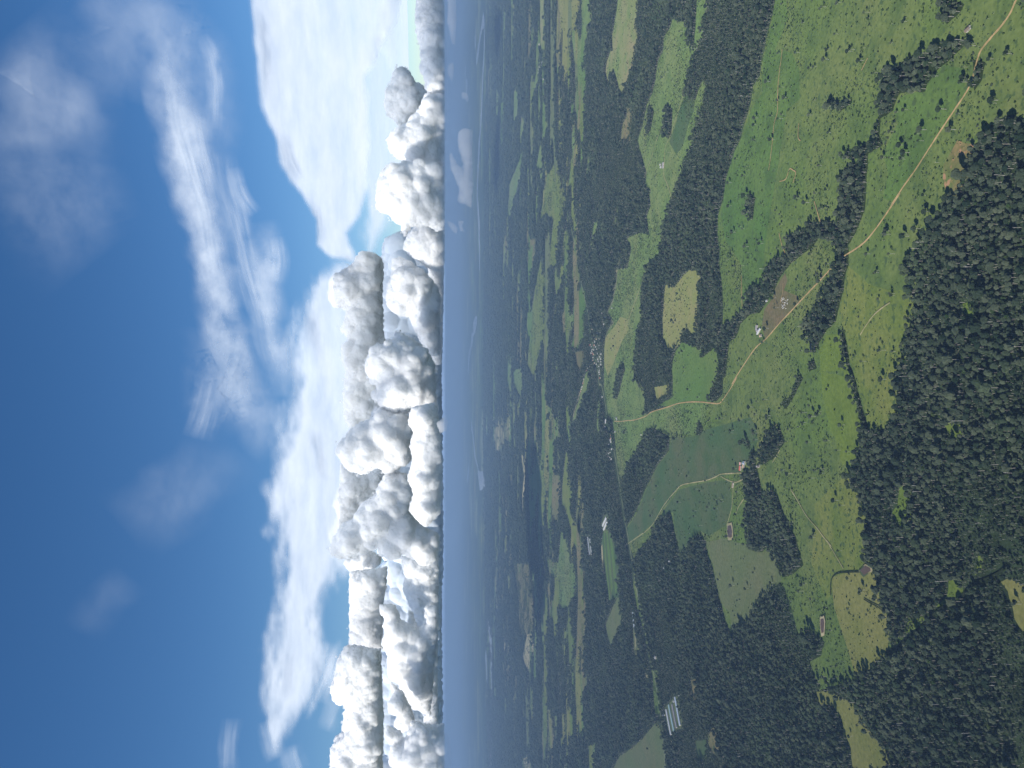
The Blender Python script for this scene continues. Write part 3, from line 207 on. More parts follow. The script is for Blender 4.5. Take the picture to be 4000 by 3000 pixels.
HOUSES=[
["farmhouse","red",9,16,80,[-243.2,2119.1]],
["farmhouse","pink",7,8,80,[-229.7,2117.4]],
["farmhouse","bluegrey",10,14,10,[-225.5,2090.2]],
["farmhouse","tan",8,12,85,[-235.3,2095.3]],
["farm shed","brown",7,18,70,[-300.3,2175.6]],
["farm shed","white",5,14,0,[-225.1,1995.6]],
["farm shed","white",5,30,35,[143.7,1988.4]],
["farm shed","greybrown",9,16,80,[154.1,2002.2]],
["farm shed","greybrown",8,10,40,[146.1,1996.1]],
["farmhouse","tan",7,9,20,[130.9,1976.3]],
["farm shed","white",5,7,20,[221.1,1936.5]],
["farm shed","greybrown",12,26,75,[857.2,2898.5]],
["farm shed","white",6,10,40,[860.3,2930.5]],
["farm shed","white",5,9,40,[871.8,2935.9]],
["farm shed","white",9,30,60,[-197.3,3964.9]],
["farmhouse","white",9,9,0,[-227.6,3976.6]],
["farmhouse","white",10,10,30,[-168.6,3707.9]],
["farmhouse","white",7,7,30,[-176.2,3697.7]],
["farmhouse","white",6,6,0,[-221.9,3229.5]],
["farm shed","white",12,16,10,[-1112.4,3007.4]],
["farm shed","white",7,24,10,[-716.9,2877.2]],
["farm shed","white",6,20,10,[-674.8,2810.6]],
["farm shed","brown",7,12,10,[578.9,1161.9]],
["farm shed","white",8,8,10,[-1186.8,2758.8]],
["farm shed","white",6,6,10,[-1300.6,2900.6]],
["farm shed","white",6,6,10,[-1290.1,2878.6]],
["farm shed","white",5,7,10,[-1137.7,2694.3]],
["farm shed","white",7,9,0,[388.7,3813]],
["farm shed","white",7,9,0,[387.2,4068]],
["farm shed","white",5,8,0,[355.2,3972.1]],
["farmhouse","brown",7,12,20,[-224,1990]],
["village house","red",9,13,0,[343.2,4336.8]],
["village house","tan",9,13,47,[320.8,4336.8]],
["village house","white",9,13,4,[282.4,4100.6]],
["village house","tan",9,13,51,[254.7,4207.2]],
["village house","white",9,13,8,[248.5,4121.5]],
["village house","red",9,13,55,[231.8,4395.6]],
["village house","white",9,13,12,[219,4366]],
["village house","red",9,13,59,[223.6,4279.5]],
["village house","white",9,13,16,[201.8,4336.8]],
["village house","white",9,13,63,[197.2,4285.2]],
["village house","white",9,13,20,[197,4207.2]],
["village house","white",9,13,67,[202.3,4137.3]],
["village house","white",9,13,24,[213.8,4132.1]],
["village house","white",9,13,71,[180.8,4371.9]],
["village house","red",9,13,28,[181.1,4325.2]],
["village house","red",9,13,75,[171.3,4302.2]],
["village house","white",9,13,32,[153.7,4308]],
["village house","white",9,13,79,[138.2,4174.7]],
["village house","white",9,13,36,[151.4,4121.5]],
["village house","white",9,13,83,[137.7,4095.4]],
["village house","tan",9,13,40,[138.2,4313.7]],
["village house","white",9,13,87,[170.8,4180.1]],
["village house","white",9,13,44,[164.9,4085.1]],
["village house","white",9,13,1,[122.9,4095.4]],
["village house","white",9,13,48,[113.2,4212.7]],
["village house","white",9,13,5,[98.6,4147.9]],
["village house","red",9,13,52,[102.8,4425.6]],
["village house","white",9,13,9,[98.5,4336.8]],
["village house","white",9,13,56,[97.1,4480.6]],
["village house","red",9,13,13,[83.6,4499.2]],
["village house","white",9,13,60,[107.9,4090.3]],
["village house","white",9,13,17,[76.8,4132.1]],
["village house","white",9,13,64,[66.2,4137.3]],
["village house","white",9,13,21,[55.4,4126.8]],
["village house","red",9,13,68,[33.9,4111.1]],
["village house","white",9,13,25,[30.7,4607.8]],
["village house","red",9,13,72,[4.6,4634.1]],
["village house","white",9,13,29,[287.7,4180.1]],
["village house","white",9,13,76,[322.3,4014.1]],
["village house","tan",9,13,33,[372,4413.5]],
["village house","white",9,13,80,[242.2,4257]],
["village house","white",9,13,37,[212.5,4234.8]],
["village house","white",9,13,84,[191.1,4348.4]],
["village house","tan",9,13,41,[121.3,4268.2]],
["village house","white",9,13,88,[126.9,4158.6]],
["roadside house","red",9,14,0,[-265,3834.9]],
["roadside house","red",9,14,37,[-279.7,3840.4]],
["roadside house","white",9,14,74,[-290.1,3851.4]],
["roadside house","white",9,14,21,[-314.3,3884.7]],
["roadside house","white",9,14,58,[-332.8,3818.6]],
["roadside house","white",9,14,5,[-355.3,3856.9]],
["roadside house","white",9,14,42,[-379.8,3862.4]],
["roadside house","white",9,14,79,[-386.2,3829.4]],
["roadside house","white",9,14,26,[-239.8,3738.9]],
["roadside house","white",9,14,63,[-17.4,4663.3]],
["roadside house","red",9,14,10,[-46.8,4712]],
["roadside house","white",9,14,47,[-32,4687.6]],
["roadside house","white",9,14,84,[-70.6,4054.4]],
["roadside house","red",9,14,31,[-379.3,3907.3]],
["roadside house","white",9,14,68,[-298.8,3840.4]],
["roadside house","white",9,14,15,[-363.2,3890.4]],
["far house","white",16,24,0,[2931,6793.8]],
["far house","white",16,24,37,[2897.2,6766.9]],
["far house","white",16,24,74,[2854.4,6704.9]],
["far house","white",16,24,21,[2882.6,6811.8]],
["far house","white",16,24,58,[2890.6,6885]],
["far house","white",16,24,5,[2864.2,6903.5]],
["far house","white",16,24,42,[2839.7,6618.3]],
["far house","white",16,24,79,[2658.6,6533.9]],
["far house","white",16,24,26,[3414.2,7153.8]],
["far house","white",16,24,63,[3359.4,7074.9]],
["far house","white",16,24,10,[3239.6,6978.7]],
["far house","white",16,24,47,[3096.6,6839.1]],
["far house","white",16,24,84,[2827.8,6331.9]],
["far house","white",16,24,31,[3546.5,8204.5]],
["far house","white",22,34,0,[-1751,14689.4]],
["far house","white",22,34,29,[-1106.6,14014.6]],
["far house","white",22,34,58,[-1115.4,14245.6]],
["far house","white",22,34,87,[-1586.4,17693.2]],
["far house","white",22,34,26,[-915.9,13468.4]],
["far house","white",22,34,55,[-651.4,13609.8]],
["far house","white",22,34,84,[-1023,15386.5]],
["far house","white",22,34,23,[-979.7,15029.9]],
["far house","white",22,34,52,[-915.4,17753.7]],
["far house","white",22,34,81,[-2244,16304.7]],
["far house","white",22,34,20,[-699.2,14129.1]],
["far house","white",22,34,49,[-682.1,14014.6]],
["far house","white",22,34,78,[-791.5,14731.2]],
["far house","white",22,34,17,[-1358.4,17814.6]],
["far house","white",22,34,46,[-859.8,16671.1]],
["far house","white",22,34,75,[-1775.3,13329.8]],
["far house","white",22,34,14,[-1295.7,16253.7]],
["far house","white",22,34,43,[-1039.3,15073.6]],
["far house","white",22,34,72,[-2337.8,16671.1]],
["far house","white",22,34,11,[-1151.3,14403.9]],
["far house","white",22,34,40,[-746.9,13645.7]],
["far house","white",22,34,69,[-916.6,15856.5]],
["far house","white",22,34,8,[-779.3,16998.5]],
["far house","white",22,34,37,[-1068.4,16152.5]],
["far house","white",22,34,66,[-1999.3,17814.6]],
["far house","white",22,34,5,[-883.1,16003.2]],
["far house","white",22,34,34,[-858.7,13939.2]],
["far house","white",22,34,63,[-1470.7,16102.4]],
["far house","white",22,34,2,[-656.7,14364]],
["far house","white",22,34,31,[-593.7,13364.2]],
["far house","white",22,34,60,[-1849.5,14206.6]],
["far house","white",22,34,89,[-1298.6,17753.7]],
["far house","white",22,34,28,[-1035.9,15856.5]],
["far house","white",22,34,57,[-804.9,17814.6]],
["far house","white",22,34,86,[-1331.9,16778.9]],
["far house","white",22,34,25,[-1201.8,16724.8]],
["far house","white",22,34,54,[-1902.7,13538.7]],
["far house","white",22,34,83,[-906.5,15954]],
["far house","white",22,34,22,[-1099.2,15117.5]],
["far house","white",22,34,51,[-2062.8,17224]],
["far house","white",22,34,80,[-1063,14014.6]],
["far house","white",22,34,19,[-1393.6,17633.2]],
["far house","white",22,34,48,[-1320.7,17281.3]],
["far house","white",22,34,77,[-1150.8,14731.2]],
["far house","white",22,34,16,[-1252.3,16003.2]],
["far house","white",22,34,45,[-1105.1,15029.9]],
["far house","white",16,26,0,[-2995.8,8883.9]],
["far house","white",16,26,29,[-3032.2,9023.9]],
["far house","white",16,26,58,[-3201.1,8659.9]],
["far house","white",16,26,87,[-2981.1,8976.8]],
["far house","white",16,26,26,[-2983.5,8488.6]],
["far house","white",16,26,55,[-2995.7,8823.1]],
["far house","white",16,26,84,[-3163.9,8718.5]],
["far house","white",16,26,23,[-3050.6,8792.9]],
["far house","white",16,26,52,[-3310.6,9039.7]],
["far house","white",16,26,81,[-3166.2,9055.6]],
["far house","white",16,26,20,[-2876.5,8573.4]],
["far house","white",16,26,49,[-3173.4,8630.9]],
["far house","white",16,26,78,[-3140.4,8689.1]],
["far house","white",16,26,17,[-3129,9008.1]],
["far house","white",16,26,46,[-3268.3,8992.4]],
["far house","white",16,26,75,[-3097.4,8899.3]],
["far house","white",16,26,14,[-3089.5,8488.6]],
["far house","white",16,26,43,[-2955.6,8488.6]],
["far house","white",16,26,72,[-3152.1,8778]],
["far house","white",16,26,11,[-2999.3,8778]]]
SHEDS=[
["white",13,"white",[[-1258.7,2853.8],[-1326.1,2790.8]]],
["teal",14,"pale teal",[[-1226.7,2820.5],[-1296.6,2753.1]]],
["greybrown",9,"narrow grey",[[-1206.2,2776.2],[-1267.8,2722]]],
["bluegrey",14,"pale blue grey",[[-1164.1,2741.7],[-1240.6,2680.6]]],
["white",14,"white",[[-706.2,3947.2],[-768.4,4042]]],
["white",14,"cream",[[-720.1,3922.7],[-784.9,4016.3]]],
["white",16,"white",[[-918.7,4470.5],[-1009.2,4412.1]]],
["white",16,"white",[[-906.1,4408.2],[-996.4,4355.2]]],
["bluegrey",9,"pale grey",[[-1035,3376.9],[-1108.4,3343.1]]]]
CUMULUS=[
["long low white cumulus shelf in the upper half of the photo",53,450,[[27320,1828],[22489,2000],[18187,1828],[14734,2085],[12563,2257],[9121,2085],[5678,1914],[1370,1743],[1371,1228],[8274,1056],[15009,841],[27367,798]]],
["pale hazy shelf of cumulus behind the long low lumpy one",58,450,[[-13120,4257],[-14538,3884],[-15524,4071],[-17423,3324],[-20257,2951],[-23092,2670],[-26871,2389],[-30160,2576],[-30211,1451],[-22187,1545],[-16529,1451],[-13698,1451],[-13176,1451]]],
["dim grey blue wall of cloud low behind the creamy and long low clouds",70,1500,[[-17094,7203],[-21156,7539],[-26575,7762],[-36278,8096],[-38184,1292],[-15968,1292],[-9072,1292],[-13594,3385]]],
["dim grey blue wall of cloud low behind the tallest towers",70,1500,[[1173,7203],[-7881,6532],[-15799,6756],[-18139,3385],[-18186,1292],[-5654,1292],[672,1292],[8648,1236],[14346,1122],[15442,3385],[14055,4737],[13348,6308],[10851,6756],[5194,6756]]],
["pale cumulus tower leaning furthest into the blue sky",62,900,[[10588,7762],[9885,7959],[9171,9042],[8560,10023],[7064,10219],[6370,9827],[6280,8747],[5080,8943],[4379,9336],[3585,8550],[2884,9140],[1886,9140],[988,8747],[-961,8992],[-2359,8943],[-3558,8550],[-3766,7071],[-2971,5685],[-2475,4094],[1602,2095],[3611,3595],[3398,5883],[6604,6081],[10112,6081],[10698,7071]]],
["pale hazy cumulus mass behind the two knobbly towers",64,900,[[-6656,9509],[-8201,9509],[-9226,9914],[-10046,10116],[-11081,9711],[-12612,10521],[-13335,10319],[-11712,8900],[-10282,7985],[-8859,6250],[-7725,5840],[-6893,6250],[-7501,7475],[-6970,9001]]],
["pale thin cumulus just below the lowest bright tower in the photo",62,800,[[-13470,7268],[-14334,9042],[-14487,9042],[-15096,8550],[-14836,6675],[-14546,6180],[-13993,6081]]],
["long flat pale cumulus bank",60,700,[[-14706,8302],[-14551,6487],[-14378,5529],[-15542,5529],[-16993,5721],[-18154,5816],[-20867,5912],[-20794,8302]]],
["creamy lit cumulus with a square head in the lower part of the photo",55,800,[[-18790,7855],[-19657,8465],[-20798,8726],[-21675,8944],[-22385,8857],[-22665,8465],[-22861,7942],[-23920,8030],[-25241,8204],[-25578,8639],[-26095,8944],[-28390,9031],[-28552,5491],[-25355,5403],[-23132,5403],[-21351,5491],[-19126,5578]]],
["ragged cumulus bank touching the top edge of the photo",50,800,[[26058,2661],[24432,2742],[23620,2742],[21685,2419],[21201,2338],[20706,2540],[20232,2177],[19422,2096],[18946,1773],[18978,801],[25331,761],[26143,801]]],
["round cumulus tower with a bright shoulder near the top of the photo",56,800,[[23127,4499],[22302,4768],[21108,5217],[20292,5261],[19755,5037],[19052,4319],[19346,3600],[20095,2878],[20840,2336],[21216,1974],[21923,2607],[22086,3149],[22978,3600],[23234,4050]]],
["broad cumulus hump next below the round tower in the photo",50,800,[[19100,2015],[17699,2661],[17025,3466],[16687,3948],[16432,4348],[16019,4669],[15297,4429],[14824,3948],[14675,3466],[14274,3305],[13925,963],[16369,923],[18978,801]]],
["bright knobbly cumulus with a hooked lower side",48,700,[[12715,4977],[11858,5130],[11003,5207],[10708,4439],[10248,4132],[10101,3670],[9328,3438],[9956,3130],[9963,2743],[10058,1814],[9676,1348],[9839,959],[13668,959],[13949,2201],[13920,3361],[13657,4516],[13182,4900]]],
["low grey cumulus foot between the hooked cloud and the horizon",50,600,[[10378,2822],[9802,3305],[8905,3626],[8267,2903],[7790,2177],[7315,1206],[8214,963],[10249,963]]],
["knobbly middle cumulus in front of the pale tower",50,700,[[8165,4348],[7275,4348],[6300,4669],[5491,4749],[4766,4348],[4527,3948],[4372,3064],[3481,2822],[1943,1854],[1782,1287],[5362,1247],[6174,1368],[7383,2258],[7780,2903],[8019,3225],[8254,3787]]],
["brightest white cumulus tower in the centre",46,900,[[3121,3847],[2675,3700],[2373,4584],[2146,5319],[1180,5649],[438,5392],[141,5172],[324,5465],[27,5172],[176,4584],[-493,5025],[-790,5245],[-1237,4731],[-1609,4437],[-1834,3995],[-1537,3552],[-1837,3035],[-1465,2887],[-1469,1476],[776,1550],[1189,1550],[1936,1922],[2679,2887]]],
["tall egg shaped cumulus tower next below the brightest one in the photo",46,800,[[-1385,5025],[-2200,5392],[-2346,5978],[-2788,6563],[-3525,7146],[-4041,7401],[-4413,7219],[-4934,6855],[-5388,5978],[-5392,5539],[-5024,5245],[-4954,4731],[-5404,4437],[-5259,3995],[-4599,2887],[-3853,2887],[-3329,3035],[-2883,2812],[-2061,3035],[-1612,3552],[-1834,3995],[-1460,4584]]],
["low white cumulus shelf at the foot of the towers",43,500,[[-1369,2754],[-2066,2892],[-2695,2615],[-3461,2823],[-4160,2684],[-5273,2961],[-6254,2615],[-7157,2892],[-7652,2407],[-8078,1991],[-7321,1226],[-6272,1157],[-4173,1087],[-2773,1226],[-1023,1435]]],
["leaning cumulus tower, lowest in the photo of the bright group",46,800,[[-5404,4437],[-5995,4731],[-6661,5025],[-7024,5612],[-7390,5978],[-7979,6271],[-8418,6636],[-8484,7146],[-9072,7365],[-9585,7656],[-10102,7656],[-10405,7292],[-10421,6490],[-9919,5612],[-9637,4805],[-10308,4731],[-10397,3995],[-10184,3478],[-10650,2516],[-10890,1773],[-10076,1327],[-9178,1327],[-8716,2071],[-8108,2738],[-7655,3109],[-6689,2812],[-5493,3035],[-5335,3847]]],
["long low cumulus with a lumpy crest in the lower third of the photo",46,600,[[-13320,4805],[-13768,4731],[-14073,4437],[-14515,4584],[-14966,4437],[-15554,4658],[-16010,4363],[-16756,4290],[-17726,4216],[-17892,3700],[-18645,3478],[-19490,2812],[-19656,2368],[-20124,1848],[-18335,1699],[-16844,1550],[-14978,1401],[-13481,1401],[-13468,1922],[-14585,2071],[-14871,2516],[-13663,3035],[-14560,2961],[-14242,3700],[-13340,3995]]],
["small ball shaped cumulus between the creamy cloud and the horizon",44,500,[[-17242,3999],[-17888,3858],[-18305,4140],[-18809,3999],[-19110,3576],[-19743,3788],[-19971,3435],[-19916,3010],[-19645,2656],[-18925,2798],[-17909,3293]]],
["grey based cumulus at the bottom edge of the photo by the horizon",42,700,[[-20058,3923],[-20673,3856],[-21024,3587],[-21834,3721],[-21980,536],[-19511,673],[-19357,1081],[-19021,945],[-18768,2168],[-18610,2709],[-19218,2845],[-19879,3317],[-19262,3452],[-18895,4125],[-19370,4125],[-19936,3587]]],
["low ragged grey cloud strip at the top edge beyond the far river",24,160,[[12394,800],[12404,566],[11584,527],[10760,585],[10797,644],[11185,722],[11456,800],[11926,761]]],
["low small grey cloud tuft behind the far river",24,90,[[9931,800],[10129,741],[10165,613],[9821,613],[9592,663],[9738,741]]],
["smallest low cloud puff over the far river",16,50,[[6175,517],[6140,395],[6036,374],[5944,395],[6033,452],[6031,517]]],
["low ragged cloud bank over the far plain with torn top",16,170,[[5351,556],[5384,322],[4862,309],[4209,296],[3734,322],[3810,426],[3834,556],[3937,583],[4069,530],[4277,556],[4203,583],[4590,739],[4850,752],[4645,635],[4336,478],[4649,452],[4986,556],[5168,583]]],
["torn wisp of low cloud over the dark plain",18,60,[[3867,812],[3811,666],[3695,564],[3577,608],[3634,695],[3750,783]]],
["torn wisp of low cloud over the dark plain, nearer its river",18,60,[[3886,564],[3874,417],[3756,476],[3610,403],[3652,520]]],
["faint grey cloud tuft hanging below the shelf",30,150,[[-1544,1225],[-1447,1079],[-1203,836],[-1448,787],[-1838,836],[-1935,1079]]]]
ANVILS=[
[0.5,0.88,[[28.39,12.28],[25.26,12.54],[22.84,12.6],[20.63,12.52],[18.21,11.94],[16.03,11.62],[14.61,10.91],[13.34,10.02],[12.04,9.27],[10.22,9.32],[9.4,8.2],[9.08,6.72],[11.09,7.18],[12.59,6.32],[14.57,5.61],[17.77,5.6],[22.06,5.45],[23.86,4.37],[25.33,3.23],[28.81,2.53]]],
[1.8,0.86,[[8.72,8.05],[7.86,9.38],[6.16,9.91],[2.73,11.09],[-1.72,11.59],[-3.43,11.73],[-6.83,12.31],[-8.18,12.51],[-10.19,11.89],[-13.48,11.52],[-17.45,11.99],[-20.51,12.01],[-22.72,12.05],[-24.76,11.29],[-23.64,10.64],[-22.82,9.5],[-21.07,8.54],[-19.1,8.49],[-18,9.02],[-16.42,9.25],[-14.85,8.36],[-13.25,7.12],[-13.29,5.15],[0,5.29],[7.91,5.24]]],
[0.8,0.6,[[-20.63,8.41],[-18.66,7.57],[-20.79,7.94],[-22.83,9.05],[-23.4,9.31]]],
[1.2,0.75,[[9.94,5.54],[12.97,3.82],[17.86,2.09],[28.86,1.17],[28.77,3.44],[22.34,5.83],[16.17,6.22]]],
[0.9,0.7,[[26.69,4.31],[27.19,2.99],[26.29,3.18],[24.31,3.57],[22.43,3.79],[24.43,4.39]]]]
CIRRUS=[
[2.3,0.62,[[26.91,18.65],[24.47,18.2],[21.91,18.05],[18.94,18.03],[15.87,17.67],[13.5,17.2],[10.26,16.58],[6.94,16.19],[3.56,15.58],[1.01,14.91],[-1.71,14.13],[-3.94,13],[-5.13,12.19]]],
[1,0.55,[[21.91,17.98],[18.64,17.92],[15.09,17.38],[12.22,16.69],[9.11,16.41],[6.94,16.04],[5.6,15.62]]],
[2.8,0.18,[[26.94,17.85],[23.8,17.48],[23.41,16.43],[21.26,15.82],[17.48,16.02],[15.11,16.65]]],
[0.8,0.4,[[24.14,15.92],[23.02,15.49],[20.83,15.36],[18.1,15.75]]],
[1.6,0.38,[[19.73,17.11],[17.14,16.92],[14.96,16.51],[13.04,16.2]]],
[1.5,0.36,[[16.71,15.5],[14.35,15.37],[12.42,14.89],[10.3,14.53],[8.14,14.15],[5.28,13.45],[2.72,13.02],[1.01,12.55]]],
[1.8,0.55,[[11.97,13.07],[10.16,12.83],[8.15,13.06],[6.13,12.96],[3.92,12.61],[1.7,12.23],[-1.03,12.07]]],
[0.9,0.4,[[15.63,14.84],[13.57,14.37],[12.29,13.52]]],
[1.1,0.4,[[10.83,12.26],[9.17,12.08],[7.49,12.29]]],
[3.4,0.22,[[4.41,16.26],[1.86,15.99],[0.32,15.38],[-0.34,16.45],[-1.03,14.6],[-3.42,13.64]]],
[5.5,0.13,[[20.35,28.29],[18.64,26.9],[15.63,26.05],[12.51,25.36],[10.27,24.76],[8.83,23.53]]],
[5,0.15,[[24.12,26.28],[22.36,24.91],[19.47,24.59],[16.43,25.22]]],
[4.5,0.14,[[26.77,21.72],[24.67,20.03],[22.82,20.55],[20.02,21.58]]],
[3,0.15,[[26.81,20.71],[25.2,20.46],[23.85,19.62]]],
[4.5,0.18,[[19.35,27.74],[18.99,25.4],[21.69,23.78]]],
[4,0.08,[[-10.34,22.08],[-9.06,20.35],[-8.09,18.82],[-6.78,17.1],[-4.6,15.02]]],
[2,0.08,[[-9.4,19.62],[-8.43,18.22],[-7.12,16.33]]],
[2,0.07,[[-17.56,23.82],[-15.59,22.6],[-13.91,21]]],
[1.5,0.28,[[-4.07,17.62],[-2.55,17.19],[-0.68,16.76],[0.68,16.6]]],
[1.2,0.3,[[-25.07,10.38],[-25.92,10.16],[-27.04,9.63]]],
[0.9,0.26,[[-26.86,14],[-24.79,14.16],[-23.23,14.11]]],
[1,0.4,[[-6.83,12.78],[-8.51,12.42],[-10.53,11.72]]],
[1.6,0.45,[[-22.55,8.61],[-20.64,7.94],[-18.67,7.41]]],
[1,0.3,[[-24.31,8.19],[-22.88,7.67],[-22.16,7.24]]],
[1,0.5,[[-23.45,11.99],[-25.03,11.41],[-25.89,11.04]]]]
HIGHCLOUDS=[
[2300,[[-3284,5868],[-3254,5253],[-3287,5102],[-3360,4909],[-3479,4772],[-3799,4683],[-4091,4512],[-4241,4429],[-4290,4429],[-4462,4470],[-4682,4772],[-4868,4863],[-4961,5004],[-4744,5053],[-4685,5253],[-4508,5358],[-4389,5520],[-4083,5576],[-3881,5868],[-3498,5929]]],
[6800,[[-1376,6792],[-1981,5516],[-2169,5516],[-2310,6050],[-2113,6637],[-1741,6637]]],
[6800,[[-3293,6337],[-3540,5912],[-4027,5912],[-4401,6192],[-4090,7283],[-3808,6637]]]]
CATTLE=[[191.3,1841.9],[199.2,1845.7],[212.8,1847.3],[210.1,1812.9],[204.3,1826.2],[204.1,1833.3],[195.3,1843.2],[213.2,1847.1],[212.5,1849.8],[192.4,1835],[215.5,1836.1],[190.3,1840.7],[202,1848.2],[199.5,1836.2],[198.8,1837.7],[199.4,1831.6],[199.8,1816.5],[217.9,1845.1],[202.3,1814.9],[191.9,1843.2],[196.8,1828.6],[208.4,1817.3],[193.3,1837],[197.5,1845.4],[199.8,1846.8],[189.9,1824],[202.3,1818.7],[215.2,1843],[203.3,1830.5],[193.6,1847.8],[197.8,1831.3],[212.4,1842.2],[210.3,1850.1],[206.9,1840.4],[194.5,1836.2],[211.5,1816.9],[213.9,1835.5],[189.3,1825.4],[197.1,1842.9],[218.8,1839.1],[207.3,1821.6],[207,1844.1],[207.4,1841.7],[206.3,1833.6],[209.5,1828.2],[217.5,1846.9]]


# ------------------------------------------------------------------ helpers
def mesh_obj(name, verts, faces, mats=(), parent=None, smooth=False, link=True, mat_idx=None):
    me = bpy.data.meshes.new(name)
    if isinstance(verts, np.ndarray) and isinstance(faces, np.ndarray):
        n, k = faces.shape
        me.vertices.add(len(verts)); me.vertices.foreach_set('co', verts.astype(np.float32).ravel())
        me.loops.add(n * k); me.loops.foreach_set('vertex_index', faces.astype(np.int32).ravel())
        me.polygons.add(n); me.polygons.foreach_set('loop_start', np.arange(0, n * k, k, dtype=np.int32))
        me.update(calc_edges=True)
    else:
        me.from_pydata([tuple(v) for v in verts], [], [tuple(f) for f in faces]); me.update()
    for m in mats: me.materials.append(m)
    if mat_idx is not None: me.polygons.foreach_set('material_index', np.asarray(mat_idx, dtype=np.int32))
    if smooth: me.polygons.foreach_set('use_smooth', np.ones(len(me.polygons), dtype=bool))
    o = bpy.data.objects.new(name, me)
    if link: scene.collection.objects.link(o)
    if parent: o.parent = parent
    return o

def tag(o, label=None, cat=None, group=None, kind=None):
    for k, v in (('label', label), ('category', cat), ('group', group), ('kind', kind)):
        if v: o[k] = v
    return o

def empty(name, loc, rz=0, **kw):
    o = bpy.data.objects.new(name, None); scene.collection.objects.link(o)
    o.empty_display_size = 5; o.location = loc; o.rotation_euler = (0, 0, rz)
    return tag(o, **kw)

def copy_thing(root, loc, rz, scale, label, group):
    r = root.copy(); scene.collection.objects.link(r)
    r.location = loc; r.rotation_euler = (0, 0, rz); r.scale = scale; r['label'] = label; r['group'] = group
    for ch in list(root.children):
        c = ch.copy(); scene.collection.objects.link(c); c.parent = r
    return r

def pip(poly, pts):
    poly = np.asarray(poly, float); x, y = pts[:, 0], pts[:, 1]
    out = np.zeros(len(pts), bool)
    lo, hi = poly.min(0), poly.max(0)
    idx = np.nonzero((x >= lo[0]) & (x <= hi[0]) & (y >= lo[1]) & (y <= hi[1]))[0]
    if len(idx) == 0: return out
    px, py = x[idx], y[idx]; ins = np.zeros(len(idx), bool)
    x1, y1 = poly[:, 0], poly[:, 1]; x2, y2 = np.roll(x1, -1), np.roll(y1, -1)
    for a, b, c, d in zip(x1, y1, x2, y2):
        if b == d: continue
        ins ^= ((b > py) != (d > py)) & (px < (c - a) * (py - b) / (d - b) + a)
    out[idx] = ins
    return out

def seg_dist(line, pts, closed=False):
    P0 = np.asarray(line, float); P1 = np.roll(P0, -1, 0) if closed else P0[1:]
    if not closed: P0 = P0[:-1]
    best = np.full(len(pts), 1e12)
    for a, b in zip(P0, P1):
        ab = b - a; L = max(ab @ ab, 1e-9)
        t = np.clip(((pts - a) @ ab) / L, 0, 1)
        d = pts - (a + t[:, None] * ab)
        best = np.minimum(best, (d * d).sum(1))
    return np.sqrt(best)

def hash3(i, j, k):
    h = (i * 374761393 + j * 668265263 + k * 2147483647 + 12345) & 0xffffffff
    h = ((h ^ (h >> 13)) * 1274126177) & 0xffffffff
    return ((h ^ (h >> 16)) & 0xffff) / 65535.0
def vnoise(p):
    f = np.floor(p); u = p - f; u = u * u * (3 - 2 * u); f = f.astype(np.int64)
    out = 0
    for a in (0, 1):
        for b in (0, 1):
            for c in (0, 1):
                w = (u[:, 0] if a else 1 - u[:, 0]) * (u[:, 1] if b else 1 - u[:, 1]) * (u[:, 2] if c else 1 - u[:, 2])
                out = out + w * hash3(f[:, 0] + a, f[:, 1] + b, f[:, 2] + c)
    return out
def noise2(xy, s, seed=0):
    return vnoise(np.column_stack([xy[:, 0] / s, xy[:, 1] / s, np.full(len(xy), seed + .37)]))
def fbm2(xy, s, o=3, seed=0):
    return sum(noise2(xy, s / 2 ** k, seed + k * 7) * 0.5 ** (k + 1) for k in range(o)) / (1 - .5 ** o)

# ------------------------------------------------------------------ materials
def new_mat(name):
    m = bpy.data.materials.new(name); m.use_nodes = True
    nt = m.node_tree; nt.nodes.clear()
    out = nt.nodes.new('ShaderNodeOutputMaterial')
    return m, nt, out
def N(nt, t, **kw):
    n = nt.nodes.new(t)
    for k, v in kw.items():
        if k.startswith('_'): setattr(n, k[1:], v)
        else: n.inputs[k].default_value = v
    return n
def mixrgb(nt, fac, a, b, mode='MIX'):
    n = nt.nodes.new('ShaderNodeMix'); n.data_type = 'RGBA'; n.blend_type = mode
    for sock, v in ((n.inputs[0], fac), (n.inputs[6], a), (n.inputs[7], b)):
        if hasattr(v, 'is_output'): nt.links.new(v, sock)
        elif isinstance(v, (tuple, list)): sock.default_value = (*v, 1)
        else: sock.default_value = v
    return n.outputs[2]
def noise_fac(nt, pos, scale, lo, hi, detail=3, stretch=None):
    src = pos
    if stretch:
        mp = nt.nodes.new('ShaderNodeMapping'); mp.inputs['Scale'].default_value = stretch
        nt.links.new(pos, mp.inputs['Vector']); src = mp.outputs[0]
    n = N(nt, 'ShaderNodeTexNoise', Scale=scale, Detail=detail); nt.links.new(src, n.inputs['Vector'])
    r = N(nt, 'ShaderNodeMapRange'); r.inputs[1].default_value = lo; r.inputs[2].default_value = hi
    nt.links.new(n.outputs[0], r.inputs[0])
    return r.outputs[0]
def position(nt):
    return nt.nodes.new('ShaderNodeNewGeometry').outputs['Position']

